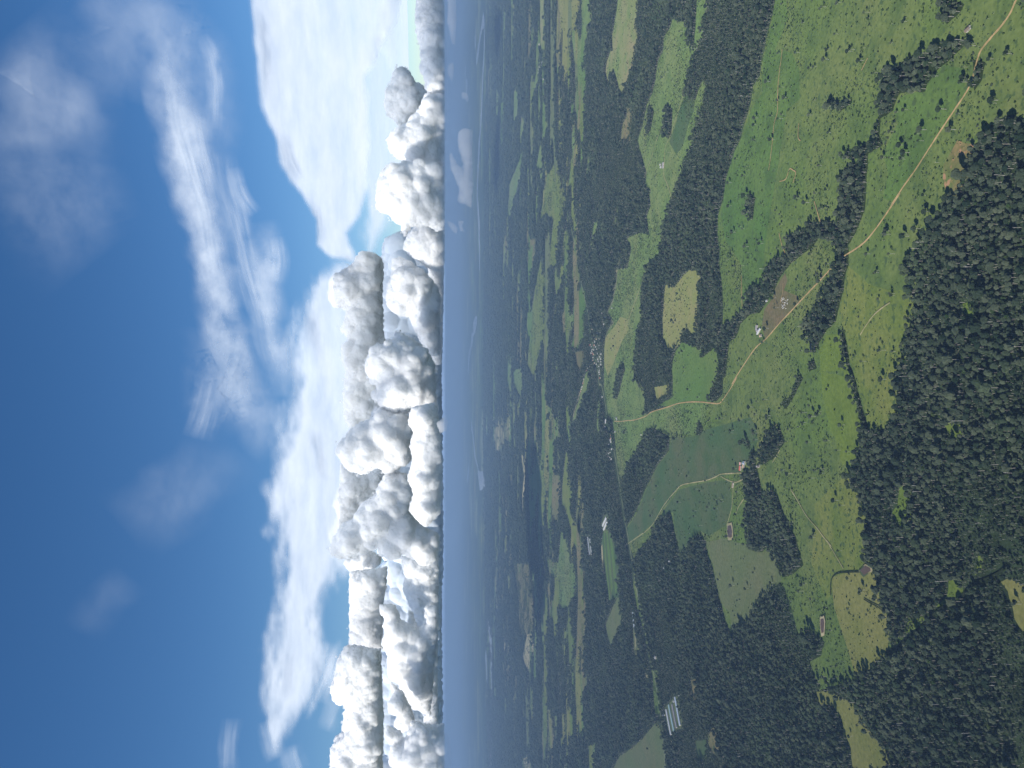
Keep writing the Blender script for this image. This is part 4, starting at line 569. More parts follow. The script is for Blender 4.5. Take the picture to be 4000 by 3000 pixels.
def land(name, c1, c2, c3, rough=1.0, patch=300., speck=None, ss=22.):
    c1, c2, c3 = [tuple(v * q for v, q in zip(c, (1.17, 1.18, .98))) for c in (c1, c2, c3)]
    m, nt, out = new_mat(name); p = position(nt)
    col = mixrgb(nt, noise_fac(nt, p, 1 / patch, .35, .65, 4), c1, c2)
    col = mixrgb(nt, noise_fac(nt, p, 1 / 70., .45, .75, 5), col, c3)
    fine = noise_fac(nt, p, 1 / 9., .3, .7, 6)
    dark = mixrgb(nt, 1.0, col, (.66, .70, .66), 'MULTIPLY')
    col = mixrgb(nt, fine, dark, col)
    if speck:
        col = mixrgb(nt, noise_fac(nt, p, 1 / ss, .56, .64, 6), col, speck)
    b = N(nt, 'ShaderNodeBsdfDiffuse', Roughness=rough); nt.links.new(col, b.inputs[0])
    bp = N(nt, 'ShaderNodeBump', Strength=.5, Distance=1.2); n2 = N(nt, 'ShaderNodeTexNoise', Scale=1 / 5., Detail=4)
    nt.links.new(p, n2.inputs['Vector']); nt.links.new(n2.outputs[0], bp.inputs['Height']); nt.links.new(bp.outputs[0], b.inputs['Normal'])
    nt.links.new(b.outputs[0], out.inputs[0])
    return m
TONES = {
 'green':  land('pasture_green', (.092, .140, .044), (.125, .148, .062), (.062, .098, .038), speck=(.055, .088, .034), ss=13.),
 'lush':   land('pasture_lush', (.072, .132, .042), (.095, .142, .048), (.052, .092, .034), speck=(.055, .088, .034), ss=13.),
 'light':  land('pasture_light', (.115, .175, .066), (.150, .175, .084), (.080, .125, .048), speck=(.055, .088, .034), ss=13.),
 'light2': land('pasture_fresh', (.086, .148, .048), (.105, .150, .054), (.070, .120, .042)),
 'bright': land('pasture_bright', (.105, .152, .036), (.130, .160, .050), (.084, .122, .034)),
 'olive':  land('pasture_olive', (.120, .155, .045), (.150, .160, .060), (.085, .125, .035), speck=(.055, .088, .034), ss=13.),
 'tan':    land('pasture_dry', (.190, .190, .090), (.170, .190, .080), (.220, .195, .110)),
 'tan2':   land('pasture_straw', (.160, .165, .066), (.190, .180, .080), (.130, .145, .050), patch=160.),
 'dark':   land('pasture_dark', (.055, .098, .050), (.085, .098, .060), (.048, .088, .042), patch=200.),
 'grey':   land('pasture_grey', (.105, .130, .070), (.120, .128, .080), (.090, .118, .062)),
 'brown':  land('ploughed_soil', (.130, .100, .070), (.090, .100, .055), (.150, .110, .080)),
 'brown2': land('fallow', (.160, .140, .090), (.110, .120, .060), (.190, .140, .100), speck=(.06, .09, .035)),
 'scar':   land('stump_land', (.130, .120, .060), (.100, .130, .050), (.250, .170, .100), patch=60., speck=(.30, .18, .10)),
 'pink':   land('pasture_worn', (.210, .185, .120), (.150, .190, .080), (.110, .160, .060)),
 'pale':   land('bare_soil', (.330, .280, .210), (.220, .210, .140), (.420, .350, .270), patch=200., speck=(.06, .08, .04), ss=110.),
 'rough':  land('rough_ground', (.085, .100, .060), (.110, .110, .070), (.130, .120, .085), patch=200., speck=(.05, .07, .035), ss=60.),
 'dirt':   land('dirt', (.330, .225, .140), (.390, .270, .170), (.240, .180, .100), patch=40.),
 'track':  land('track_dirt', (.270, .240, .160), (.330, .285, .200), (.150, .165, .085), patch=40.),
 'asphalt':land('asphalt', (.130, .150, .110), (.180, .190, .150), (.100, .120, .080), patch=120.),
 'creek':  land('creek_bed', (.020, .030, .020), (.028, .036, .022), (.016, .024, .016), patch=40.),  # shade of the narrow gully is put into this dark bed colour
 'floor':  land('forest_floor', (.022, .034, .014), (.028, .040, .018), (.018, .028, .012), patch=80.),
}
def water_mat(name, col, rough):
    m, nt, out = new_mat(name); p = position(nt)
    b = N(nt, 'ShaderNodeBsdfPrincipled', Roughness=rough, IOR=1.333)
    nt.links.new(mixrgb(nt, noise_fac(nt, p, 1 / 400., .3, .7), col, tuple(c * .8 for c in col)), b.inputs['Base Color'])
    bp = N(nt, 'ShaderNodeBump', Strength=.15, Distance=.4); n2 = N(nt, 'ShaderNodeTexNoise', Scale=1 / 3., Detail=3)
    nt.links.new(p, n2.inputs['Vector']); nt.links.new(n2.outputs[0], bp.inputs['Height']); nt.links.new(bp.outputs[0], b.inputs['Normal'])
    nt.links.new(b.outputs[0], out.inputs[0]); return m
WMAT = {'river': water_mat('river_water', (.22, .20, .17), .12), 'brownpond': water_mat('muddy_water', (.115, .075, .05), .25), 'darkpond': water_mat('dark_water', (.02, .025, .02), .15)}

def leaf_mat(name, a, b):
    m, nt, out = new_mat(name); p = position(nt)
    oi = nt.nodes.new('ShaderNodeObjectInfo')
    col = mixrgb(nt, oi.outputs['Random'], a, b)
    col = mixrgb(nt, noise_fac(nt, p, 1 / 3., .3, .7, 3), mixrgb(nt, 1.0, col, (.55, .6, .55), 'MULTIPLY'), col)
    col = mixrgb(nt, noise_fac(nt, p, 1 / 140., .42, .62, 2), col, mixrgb(nt, 1.0, col, (.72, .78, .80), 'MULTIPLY'))
    yg = nt.nodes.new('ShaderNodeMath'); yg.operation = 'MULTIPLY'; yg.inputs[1].default_value = .26
    nt.links.new(noise_fac(nt, p, 1 / 230., .53, .66, 4), yg.inputs[0])
    col = mixrgb(nt, yg.outputs[0], col, (.115, .165, .070))
    d = N(nt, 'ShaderNodeBsdfDiffuse', Roughness=1.0); nt.links.new(col, d.inputs[0])
    t = nt.nodes.new('ShaderNodeBsdfTranslucent'); nt.links.new(col, t.inputs[0])
    mx = N(nt, 'ShaderNodeMixShader'); mx.inputs[0].default_value = .15
    nt.links.new(d.outputs[0], mx.inputs[1]); nt.links.new(t.outputs[0], mx.inputs[2]); nt.links.new(mx.outputs[0], out.inputs[0])
    return m
LEAF = leaf_mat('forest_leaves', (.030, .052, .030), (.136, .156, .100))
LEAF2 = leaf_mat('dark_leaves', (.027, .046, .028), (.110, .130, .084))
LEAF3 = leaf_mat('shrub_leaves', (.050, .090, .028), (.090, .125, .045))
def plain(name, col, rough=.8, var=.75, sc=1 / 2.):
    m, nt, out = new_mat(name); p = position(nt)
    b = N(nt, 'ShaderNodeBsdfPrincipled', Roughness=rough)
    nt.links.new(mixrgb(nt, noise_fac(nt, p, sc, .3, .7, 4), tuple(c * var for c in col), col), b.inputs['Base Color'])
    nt.links.new(b.outputs[0], out.inputs[0]); return m
BARK = plain('pale_bark', (.46, .43, .38)); BARK2 = plain('brown_bark', (.16, .13, .10))
DEAD = plain('dead_wood', (.55, .52, .47))
HM = {'red': plain('red_roof', (.55, .13, .10)), 'pink': plain('pink_roof', (.72, .38, .36)), 'bluegrey': plain('zinc_roof', (.45, .52, .60), .4),
      'tan': plain('tile_roof', (.55, .38, .26)), 'brown': plain('thatch', (.22, .17, .12)), 'white': plain('white_roof', (.52, .53, .54), .6, .75),
      'greybrown': plain('grey_roof', (.33, .30, .31), .6), 'teal': plain('teal_roof', (.32, .45, .45), .5), 'wall': plain('limewash', (.62, .58, .50)), 'door': plain('door_wood', (.14, .09, .06)), 'glass': plain('window_glass', (.05, .06, .07), .2)}

# ------------------------------------------------------------------ the ground: one sheet to the horizon
m, nt, out = new_mat('land_cover'); p = position(nt)
c = mixrgb(nt, noise_fac(nt, p, 1 / 900., .35, .65, 5), (.034, .058, .026), (.050, .070, .036))
c = mixrgb(nt, noise_fac(nt, p, 1 / 60., .35, .65, 5), mixrgb(nt, 1.0, c, (.5, .5, .5), 'MULTIPLY'), c)
c = mixrgb(nt, noise_fac(nt, p, 1 / 2600., .57, .63, 6), c, (.150, .170, .090))
c = mixrgb(nt, noise_fac(nt, p, 1 / 7000., .50, .60, 5), c, (.020, .034, .020))
b = N(nt, 'ShaderNodeBsdfDiffuse', Roughness=1.0); nt.links.new(c, b.inputs[0])
bp = N(nt, 'ShaderNodeBump', Strength=.8, Distance=9.0); n2 = N(nt, 'ShaderNodeTexNoise', Scale=1 / 26., Detail=4)
nt.links.new(p, n2.inputs['Vector']); nt.links.new(n2.outputs[0], bp.inputs['Height']); nt.links.new(bp.outputs[0], b.inputs['Normal'])
nt.links.new(b.outputs[0], out.inputs[0])
rr = [0, 600, 1500, 3000, 6000, 12000, 24000, 50000, 80000, 110000, 150000]
A = np.linspace(0, 2 * np.pi, 97)[:-1]
gv = [(0, 0, 0)] + [(r * math.cos(a), r * math.sin(a), 0) for r in rr[1:] for a in A]
gf = [(0, 1 + i, 1 + (i + 1) % 96) for i in range(96)]
for k in range(len(rr) - 2):
    for i in range(96):
        j = (i + 1) % 96; a0 = 1 + k * 96; a1 = a0 + 96
        gf.append((a0 + i, a1 + i, a1 + j, a0 + j))
tag(mesh_obj('ground', gv, gf, [m]), kind='structure')

def ragged(poly, amp_k=1.0):
    pts = []
    n = len(poly)
    for i in range(n):
        a = np.array(poly[i], float); b = np.array(poly[(i + 1) % n], float)
        d = np.linalg.norm(b - a); r = min(np.linalg.norm((a + b) / 2), 40000)
        k = int(min(60, max(1, d / max(9, r * .005))))
        for t in range(k): pts.append(a + (b - a) * t / k)
    P = np.array(pts); r = np.minimum(np.linalg.norm(P, axis=1), 40000)
    amp = np.maximum(3.0, r * .0022) * amp_k
    s = np.maximum(16, r * .012)
    ox = vnoise(np.column_stack([P[:, 0] / s, P[:, 1] / s, np.full(len(P), 1.3)])) - .5 + .6 * (rng.random(len(P)) - .5)
    oy = vnoise(np.column_stack([P[:, 0] / s, P[:, 1] / s, np.full(len(P), 8.3)])) - .5 + .6 * (rng.random(len(P)) - .5)
    return P + np.column_stack([ox * amp, oy * amp])

def sheet(name, poly, z, mat):
    P = [Vector((float(x), float(y))) for x, y in poly]
    v, e, f, *_ = delaunay_2d_cdt(P, [(i, (i + 1) % len(P)) for i in range(len(P))], [], 1, .01)
    # keep triangles whose centre is inside
    if not f:
        return None
    V = np.array([[q.x, q.y] for q in v]); F = np.array([list(t) for t in f])
    keep = pip(poly, V[F].mean(1)); F = F[keep]
    if len(F) == 0: return None
    a, b_, c_ = V[F[:, 0]], V[F[:, 1]], V[F[:, 2]]
    flip = ((b_ - a)[:, 0] * (c_ - a)[:, 1] - (b_ - a)[:, 1] * (c_ - a)[:, 0]) < 0
    F[flip] = F[flip][:, ::-1]
    return tag(mesh_obj(name, np.column_stack([V, np.full(len(V), z)]), F, [mat]), kind='structure')

def is_straight(nm): return 'straight' in nm or 'row' in nm or 'dark' in nm
BROKEN = []; FP = []; NF = len(FIELDS)
for i, (nm, tone, bush, poly) in enumerate(FIELDS):
    pl = ragged(poly, .25 if is_straight(nm) else 1.0)
    if tone == 'pale' and bush == 2.0:          # broken ground: many small bare patches instead of one
        lo, hi = pl.min(0), pl.max(0); q = lo + rng.random((420, 2)) * (hi - lo); q = q[pip(pl, q)][:150]
        for cx, cy_ in q:
            r = math.hypot(cx, cy_); L = random.uniform(18, 62) * r / 9000; ln = random.uniform(.8, 3.4)
            BROKEN.append(('distant bare clearing', random.choice(['pale', 'brown2', 'grey']), .0, np.array([(cx + L * ln * math.cos(k) * random.uniform(.6, 1.2), cy_ + L * math.sin(k) * random.uniform(.6, 1.2)) for k in np.arange(0, 6.2, .62)])))
        continue
    FP.append((nm, tone, bush, pl))
NF = len(FP); FP += BROKEN
# small far-off clearings scattered between the traced ones
far_n = 0
while far_n < 820:
    r = 4800 * math.exp(random.random() * 1.75); az = R(random.uniform(-31, 31))
    cx, cy_ = r * math.sin(az), r * math.cos(az)
    if any(pip(q[3], np.array([[cx, cy_]]))[0] for q in FP[:NF]): continue
    L = random.uniform(35, 175) * (r / 9000) ** .7 * random.choice([.6, 1, 1, 1.8]); ln = random.uniform(1.3, 4.5); tl_ = random.uniform(-.12, .12); n = 16; base = random.random() * 6
    poly = []
    for k in range(n):
        a = k / n * 2 * math.pi; rad = L * (.55 + .45 * math.sin(2 * a + base) ** 2) * random.uniform(.6, 1.2)
        dx_ = rad * math.cos(a) * ln; poly.append((cx + dx_, cy_ + rad * math.sin(a) + dx_ * tl_))
    FP.append(('far clearing', random.choice(['light', 'olive', 'brown2', 'light', 'green', 'light2', 'grey', 'tan2']), .2, np.array(poly))); far_n += 1
for i, (nm, tone, bush, pl) in enumerate(FP):
    name = 'pasture'
    if 'clearing' in nm: name = 'clearing'
    elif 'field row' in nm: name = 'crop_row'
    elif 'field' in nm or 'fallow' in nm or 'ploughed' in nm: name = 'field'
    sheet(name, pl, .2 + .006 * (i if i < NF else NF + i % 30), TONES[tone])
WD = [ragged(w) for w in WOODS if len(w) > 3]
for i, w in enumerate(WD): sheet('wood_floor', w, .2 + .006 * (NF + 32 + i), TONES['floor'])
ZR = .2 + .006 * (NF + 34 + len(WD))

def ribbon(name, line, w, z, mat):
    P = []
    L = [np.array(q, float) for q in line]
    for i in range(len(L) - 1):          # Catmull-Rom
        p0 = L[max(i - 1, 0)]; p1 = L[i]; p2 = L[i + 1]; p3 = L[min(i + 2, len(L) - 1)]
        for k in range(6):
            t = k / 6
            P.append(.5 * ((2 * p1) + (-p0 + p2) * t + (2 * p0 - 5 * p1 + 4 * p2 - p3) * t * t + (-p0 + 3 * p1 - 3 * p2 + p3) * t ** 3))
    P.append(L[-1]); P = np.array(P)
    T = np.gradient(P, axis=0); T /= np.linalg.norm(T, axis=1)[:, None] + 1e-9
    Nn = np.column_stack([-T[:, 1], T[:, 0]])
    ww = w / 2 * (1 + .35 * (rng.random(len(P)) - .5))[:, None]
    a, b_ = P + Nn * ww, P - Nn * ww
    V = np.vstack([np.column_stack([a, np.full(len(P), z)]), np.column_stack([P, np.full(len(P), z + .15)]), np.column_stack([b_, np.full(len(P), z)])])
    n = len(P); F = []
    for i in range(n - 1):
        F.append((i, n + i, n + i + 1, i + 1)); F.append((n + i, 2 * n + i, 2 * n + i + 1, n + i + 1))
    tag(mesh_obj(name, V, np.array(F), [mat]), kind='structure')
    return P
ROADP = []
for i, (nm, tone, w, line) in enumerate(ROADS):
    ROADP.append((ribbon(nm, line, w, ZR + .05 * i, TONES[tone]), w))
for i, (nm, mt, poly) in enumerate(WATER):
    sheet(nm, ragged(poly, .3), ZR + 2 + .03 * i, WMAT[mt])
    if 'pond' in mt and mt != 'darkpond':
        cx, cyy = np.mean(poly, 0)
        sheet('pond_bank', ragged([(cx + (x - cx) * 1.45, cyy + (y - cyy) * 1.35) for x, y in poly], .5), ZR + 1.5 + .03 * i, TONES['pale'])

# ------------------------------------------------------------------ plant prototypes
def ico(sub):
    import bmesh
    bm = bmesh.new(); bmesh.ops.create_icosphere(bm, subdivisions=sub, radius=1)
    V = np.array([v.co[:] for v in bm.verts]); F = np.array([[v.index for v in f.verts] for f in bm.faces]); bm.free()
    return V, F
ICO = {k: ico(k) for k in (1, 2, 3, 4)}
def lumps(specs, seed, jag=.28):
    r = np.random.default_rng(seed); VV, FF, n = [], [], 0
    for (cx, cy, cz, rx, rz, sub) in specs:
        V, F = ICO[sub]
        k = 1 + jag * (r.random(len(V)) - .5) * 2
        v = V * k[:, None] * (rx, rx, rz) + (cx, cy, cz)
        VV.append(v); FF.append(F + n); n += len(V)
    return np.vstack(VV), np.vstack(FF)
def trunk_geo(h, r0, r1, lean=(0, 0), limbs=()):
    V, F = [], []
    def tube(a, b, ra, rb, k=5):
        n = len(V); a = Vector(a); b = Vector(b); d = (b - a).normalized()
        u = d.cross(Vector((.3, .9, .1))).normalized(); w = d.cross(u)
        for q, rad in ((a, ra), (b, rb)):
            for i in range(k):
                t = 2 * math.pi * i / k; V.append(tuple(q + rad * (u * math.cos(t) + w * math.sin(t))))
        for i in range(k): F.append((n + i, n + (i + 1) % k, n + k + (i + 1) % k, n + k + i))
    top = (lean[0], lean[1], h)
    tube((0, 0, -1.5), top, r0, r1)
    for (t, dx, dy, dz, r) in limbs:
        tube((lean[0] * t, lean[1] * t, h * t), (lean[0] * t + dx, lean[1] * t + dy, h * t + dz), r, r * .4, 4)
    return V, F
def broadleaf(seed, h, w, sub=1):
    r = random.Random(seed); sp = []
    sp.append((0, 0, h * .78, w * .36, h * .22, sub + 1))
    for i in range(6):
        a = i * 1.05 + r.random(); d = w * r.uniform(.22, .32)
        sp.append((d * math.cos(a), d * math.sin(a), h * r.uniform(.6, .84), w * r.uniform(.18, .26), h * r.uniform(.11, .17), sub))
    cr = lumps(sp, seed)
    tr = trunk_geo(h * .75, .42, .22, (r.uniform(-1, 1), r.uniform(-1, 1)), [(.6, w * .25, 0, h * .14, .18), (.65, -w * .2, w * .15, h * .14, .18)])
    return cr, tr
def palm(seed, h):
    r = random.Random(seed); V, F = [], []
    for i in range(15):
        a = i * 2.4; up = r.uniform(.1, 1.1); L = r.uniform(3.6, 4.8); n = len(V); d = Vector((math.cos(a), math.sin(a), 0)); s = Vector((-d.y, d.x, 0))
        for k in range(5):
            t = k / 4; c = Vector((0, 0, h)) + d * L * t + Vector((0, 0, L * (up * t - 1.25 * t * t)))
            wd = .75 * math.sin(math.pi * min(1, t * .9 + .1))
            V += [tuple(c + s * wd - Vector((0, 0, wd * .5))), tuple(c), tuple(c - s * wd - Vector((0, 0, wd * .5)))]
        for k in range(4):
            b0 = n + 3 * k
            F += [(b0, b0 + 1, b0 + 4, b0 + 3), (b0 + 1, b0 + 2, b0 + 5, b0 + 4)]
    return (V, F), trunk_geo(h, .32, .22, (0, 0))
def shrub(seed):
    r = random.Random(seed)
    return lumps([(r.uniform(-.8, .8), r.uniform(-.8, .8), r.uniform(.6, 1.4), r.uniform(1.0, 1.7), r.uniform(.9, 1.6), 1) for _ in range(4)], seed, .35)
PROTO = bpy.data.collections.new('plant_kinds')
def combined(name, crown, trunk, lm, bm_):
    V = [tuple(v) for v in crown[0]]; F = [tuple(int(i) for i in f) for f in crown[1]]; n = len(V); k = len(F)
    if trunk: V += list(trunk[0]); F += [tuple(i + n for i in f) for f in trunk[1]]
    o = mesh_obj(name, V, F, [lm, bm_], link=False, mat_idx=[0] * k + [1] * (len(F) - k)); PROTO.objects.link(o); return o
KIND = []
specs = [(1, 15, 11), (2, 17, 12), (3, 13, 9.5), (4, 19, 13), (5, 26, 17)]
for i, (s, h, w) in enumerate(specs):
    cr, tr = broadleaf(s, h, w); KIND.append((cr, tr)); combined('kind_%d' % i, cr, tr, LEAF if i % 2 == 0 else LEAF2, BARK)
pc, pt = palm(6, 14); combined('kind_5', pc, pt, LEAF3, BARK)
V, F = trunk_geo(19, .42, .2, (1.2, .4), [(.7, 1.2, .5, 3.5, .2), (.8, -1.0, -.6, 3.2, .18)])
o = mesh_obj('kind_6', V, F, [DEAD], link=False); PROTO.objects.link(o)
for i in (7, 8):
    V, F = shrub(20 + i); o = mesh_obj('kind_%d' % i, V, F, [LEAF3 if i == 7 else LEAF2], link=False); PROTO.objects.link(o)
# flat clumps of canopy for the farther forest
for i in (9,):
    sp = [(random.uniform(-4, 4), random.uniform(-4, 4), random.uniform(9, 13), random.uniform(3, 4.6), random.uniform(3, 4.5), 1) for _ in range(7)]
    V, F = lumps(sp, 77); o = mesh_obj('kind_9', V, F, [LEAF2], link=False); PROTO.objects.link(o)

def scatter(name, pts, which, scale, rot, **kw):
    n = len(pts)
    me = bpy.data.meshes.new(name); me.vertices.add(n); me.vertices.foreach_set('co', pts.astype(np.float32).ravel())
    a = me.attributes.new('plant_kind', 'INT', 'POINT'); a.data.foreach_set('value', which.astype(np.int32))
    a = me.attributes.new('size', 'FLOAT_VECTOR', 'POINT'); a.data.foreach_set('vector', scale.astype(np.float32).ravel())
    a = me.attributes.new('turn', 'FLOAT_VECTOR', 'POINT'); a.data.foreach_set('vector', rot.astype(np.float32).ravel())
    o = bpy.data.objects.new(name, me); scene.collection.objects.link(o); tag(o, **kw)
    ng = bpy.data.node_groups.new(name + '_nodes', 'GeometryNodeTree')
    ng.interface.new_socket('Geometry', in_out='INPUT', socket_type='NodeSocketGeometry')
    ng.interface.new_socket('Geometry', in_out='OUTPUT', socket_type='NodeSocketGeometry')
    gi = ng.nodes.new('NodeGroupInput'); go = ng.nodes.new('NodeGroupOutput')
    ci = ng.nodes.new('GeometryNodeCollectionInfo'); ci.inputs[0].default_value = PROTO; ci.inputs[1].default_value = True; ci.inputs[2].default_value = True
    ip = ng.nodes.new('GeometryNodeInstanceOnPoints'); ip.inputs['Pick Instance'].default_value = True
    def att(nm, t):
        q = ng.nodes.new('GeometryNodeInputNamedAttribute'); q.data_type = t; q.inputs[0].default_value = nm; return q.outputs[0]
    ng.links.new(gi.outputs[0], ip.inputs['Points']); ng.links.new(ci.outputs[0], ip.inputs['Instance'])
    ng.links.new(att('plant_kind', 'INT'), ip.inputs['Instance Index']); ng.links.new(att('size', 'FLOAT_VECTOR'), ip.inputs['Scale'])
    e2r = ng.nodes.new('FunctionNodeEulerToRotation'); ng.links.new(att('turn', 'FLOAT_VECTOR'), e2r.inputs[0]); ng.links.new(e2r.outputs[0], ip.inputs['Rotation'])
    ng.links.new(ip.outputs[0], go.inputs[0])
    md = o.modifiers.new('instances', 'NODES'); md.node_group = ng
    return o

# ------------------------------------------------------------------ forest
def in_view(P, margin=0.0):
    lat = P[:, 0] / (P[:, 1] * math.cos(pitch) + (CAM_H) * math.sin(pitch)); dep = (CAM_H * math.cos(pitch) - P[:, 1] * math.sin(pitch)) / (P[:, 1] * math.cos(pitch) + CAM_H * math.sin(pitch))
    return (np.abs(lat) < 1500 / 2950 + margin) & (dep < 2000 / 2950 + margin) & (P[:, 1] > 0)
band = []
edges = [800]
while edges[-1] < 17000: edges.append(edges[-1] * 1.12)
SP0 = 6.9
for r0, r1 in zip(edges[:-1], edges[1:]):
    s = max(SP0, r0 * .0021)
    X = np.arange(-r1 * .64, r1 * .64, s); Y = np.arange(r0 * .8, r1, s)
    g = np.stack(np.meshgrid(X, Y), -1).reshape(-1, 2); g = g + (rng.random(g.shape) - .5) * s * .95
    d = np.hypot(g[:, 0], g[:, 1]); g = g[(d >= r0) & (d < r1) & (np.abs(g[:, 0]) < g[:, 1] * .64)]
    g = g[in_view(g, .09)]
    band.append(np.column_stack([g, np.full(len(g), s)]))
P = np.vstack(band); xy = P[:, :2]
isf = np.zeros(len(P), bool); fid = np.full(len(P), -1)
for i, (nm, tone, bush, pl) in enumerate(FP):
    q = pip(pl, xy); isf |= q; fid[q] = i
for w in WD: isf &= ~pip(w, xy)
for line, w in ROADP:
    lo, hi = line.min(0) - 20, line.max(0) + 20
    k = np.nonzero((xy > lo).all(1) & (xy < hi).all(1) & ~isf)[0]
    if len(k): isf[k[seg_dist(line, xy[k]) < w / 2 + (26 if w == 11 else 4)]] = True
for nm, mt, pl in WATER: isf |= pip(pl, xy)
for (k_, c_, w_, l_, a_, q) in HOUSES:
    d = math.hypot(*q)
    if d > 6500: continue
    dx = np.abs(xy[:, 0] - q[0]); dy = xy[:, 1] - q[1]
    isf |= (dx < l_ * .6 + 4) & (dy < l_ * .6 + 4) & (dy > -(l_ * .5 + 11 * d / 850))
T = P[~isf]; xy = T[:, :2]
gap = fbm2(xy, 90, 3, 5)
keep = (gap > .32) | (rng.random(len(T)) < .5)
T = T[keep]; xy = T[:, :2]; gap = gap[keep]
n = len(T); k = T[:, 2] / SP0
var = fbm2(xy, 60, 2, 9)
kind = rng.choice([0, 1, 2, 3, 4, 5, 6, 2], n, p=[.24, .22, .19, .14, .035, .05, .018, .107])
kind = np.where((k > 1.8) & (kind != 4), np.where(rng.random(n) < .6, 9, kind), kind)
kind = np.where((k > 1.5) & ((kind == 5) | (kind == 6)), 1, kind)
# younger, lower growth in patches
young = fbm2(xy, 260, 3, 31) > .60
sz = (.40 + .78 * rng.random(n) ** 2.0) * np.where(young, .66, 1.0)
SC = np.column_stack([sz * k ** .9, sz * k ** .9, sz * (.62 + .95 * var) * k ** .34])
RT = np.column_stack([(rng.random(n) - .5) * .12, (rng.random(n) - .5) * .12, rng.random(n) * 6.28])
PT = np.column_stack([xy, np.full(n, .3)])
# the nearest big ones are trees of their own
cand = np.nonzero(in_view(xy) & (kind < 5))[0]
near = cand[np.argsort(np.hypot(xy[cand, 0], xy[cand, 1]) - 6 * sz[cand])[:300]]
mask = np.ones(n, bool); mask[near] = False
scatter('forest', PT[mask], kind[mask], SC[mask], RT[mask], kind='stuff', label='dense dark green forest covering the land between the pastures')
def make_tree(idx, label, group, name='forest_tree', leaf=LEAF):
    (cr, tr) = KIND[idx]
    t = empty(name, (0, 0, 0), label=label, cat='tree', group=group)
    mesh_obj('crown', np.array(cr[0]), np.array(cr[1]), [leaf], t); mesh_obj('trunk', tr[0], tr[1], [BARK], t)
    return t
KW = ['medium round crowned', 'broad leafy', 'small compact', 'wide spreading', 'tall flat topped']
LATER_TREES = []
protos = {}
for j in near: LATER_TREES.append((int(kind[j]), PT[j], RT[j, 2], SC[j]))

# ------------------------------------------------------------------ trees that stand alone in the pastures
MARKS = [((300, 1080), 'the right edge, upper part'), ((130, 1070), 'the right edge at mid height'), ((-20, 1070), 'the right edge below mid height'), ((-170, 1075), 'the right edge, lower third'), ((-330, 1090), 'the right edge near the bottom'), ((220, 1150), 'the edge woods by the curved track'), ((-120, 1180), 'the small near clearings'),
 ((-128, 2156), 'the red roofed farm'), ((110, 1855), 'the cattle paddock'), ((330, 1700), 'the wooded belt the dirt road crosses'), ((-120, 2700), 'the sharp bend of the dirt road'),
 ((300, 1180), 'the reddish bare clearing'), ((560, 1230), 'the tree lined bend of the dirt road'), ((-420, 1500), 'the square brown pond'), ((-560, 1630), 'the long narrow pond by the woods'),
 ((-330, 2260), 'the farm pond at the end of the track'), ((700, 1900), 'the long forest strip'), ((-80, 3600), 'the village on the highway'), ((420, 2900), 'the grey roofed farm in the long pasture'),
 ((60, 1480), 'the pale curved track'), ((-150, 1750), 'the earth bank where the paddocks meet'), ((-560, 1420), 'the forest edge below the olive pasture'), ((-700, 1250), 'the lower right corner of the photo'),
 ((-300, 1100), 'the dark stream gully'), ((100, 1150), 'the middle of the near forest'), ((480, 1050), 'the right edge near the top'), ((500, 2200), 'the reddish forked dirt track')]
def mark_at(x, y):
    return min(MARKS, key=lambda q: (q[0][0] - x) ** 2 + (q[0][1] - y) ** 2)[1]
def field_at(x, y):
    name = None
    for nm, tone, bush, pl in FP[:NF]:
        if pip(pl, np.array([[x, y]]))[0]: name = nm
    return name or 'forest edge'
for (i, loc_, rz_, sc_) in LATER_TREES:
    w_ = mark_at(loc_[0], loc_[1])
    flab = '%s forest tree by %s' % (KW[i], w_); fgrp = '%s forest trees by %s' % (KW[i], w_)
    if i not in protos:
        protos[i] = make_tree(i, flab, fgrp, leaf=LEAF if i % 2 == 0 else LEAF2); t = protos[i]
        t.location = loc_; t.rotation_euler = (0, 0, rz_); t.scale = sc_
    else: copy_thing(protos[i], loc_, rz_, sc_, flab, fgrp)
tp = {}
tl = {0: ('lone round tree in pasture, nearest %s', 'lone round trees nearest %s'), 5: ('lone palm in pasture, nearest %s', 'palms nearest %s'), 3: ('lone spreading tree in pasture, nearest %s', 'lone spreading trees nearest %s')}
KIND5 = (pc, pt)
for q, (x, y) in enumerate(TREES):
    i = (0, 5, 3, 0, 5)[q % 5]; f = field_at(x, y)
    w_ = mark_at(x, y); lab, grp = tl[i][0] % w_, tl[i][1] % w_
    s = random.uniform(.6, 1.15) if i != 3 else random.uniform(.6, 1.0)
    if i not in tp:
        t = empty('palm_tree' if i == 5 else 'pasture_tree', (x, y, 0), random.random() * 6, label=lab, cat='palm tree' if i == 5 else 'tree', group=grp)
        cr, tr = KIND5 if i == 5 else KIND[i]
        mesh_obj('fronds' if i == 5 else 'crown', np.array(cr[0]) if i != 5 else cr[0], np.array(cr[1]) if i != 5 else cr[1], [LEAF2], t)
        mesh_obj('trunk', tr[0], tr[1], [BARK], t); tp[i] = t; t.scale = (s, s, s)
    else: copy_thing(tp[i], (x, y, 0), random.random() * 6, (s, s, s * random.uniform(.9, 1.2)), lab, grp)

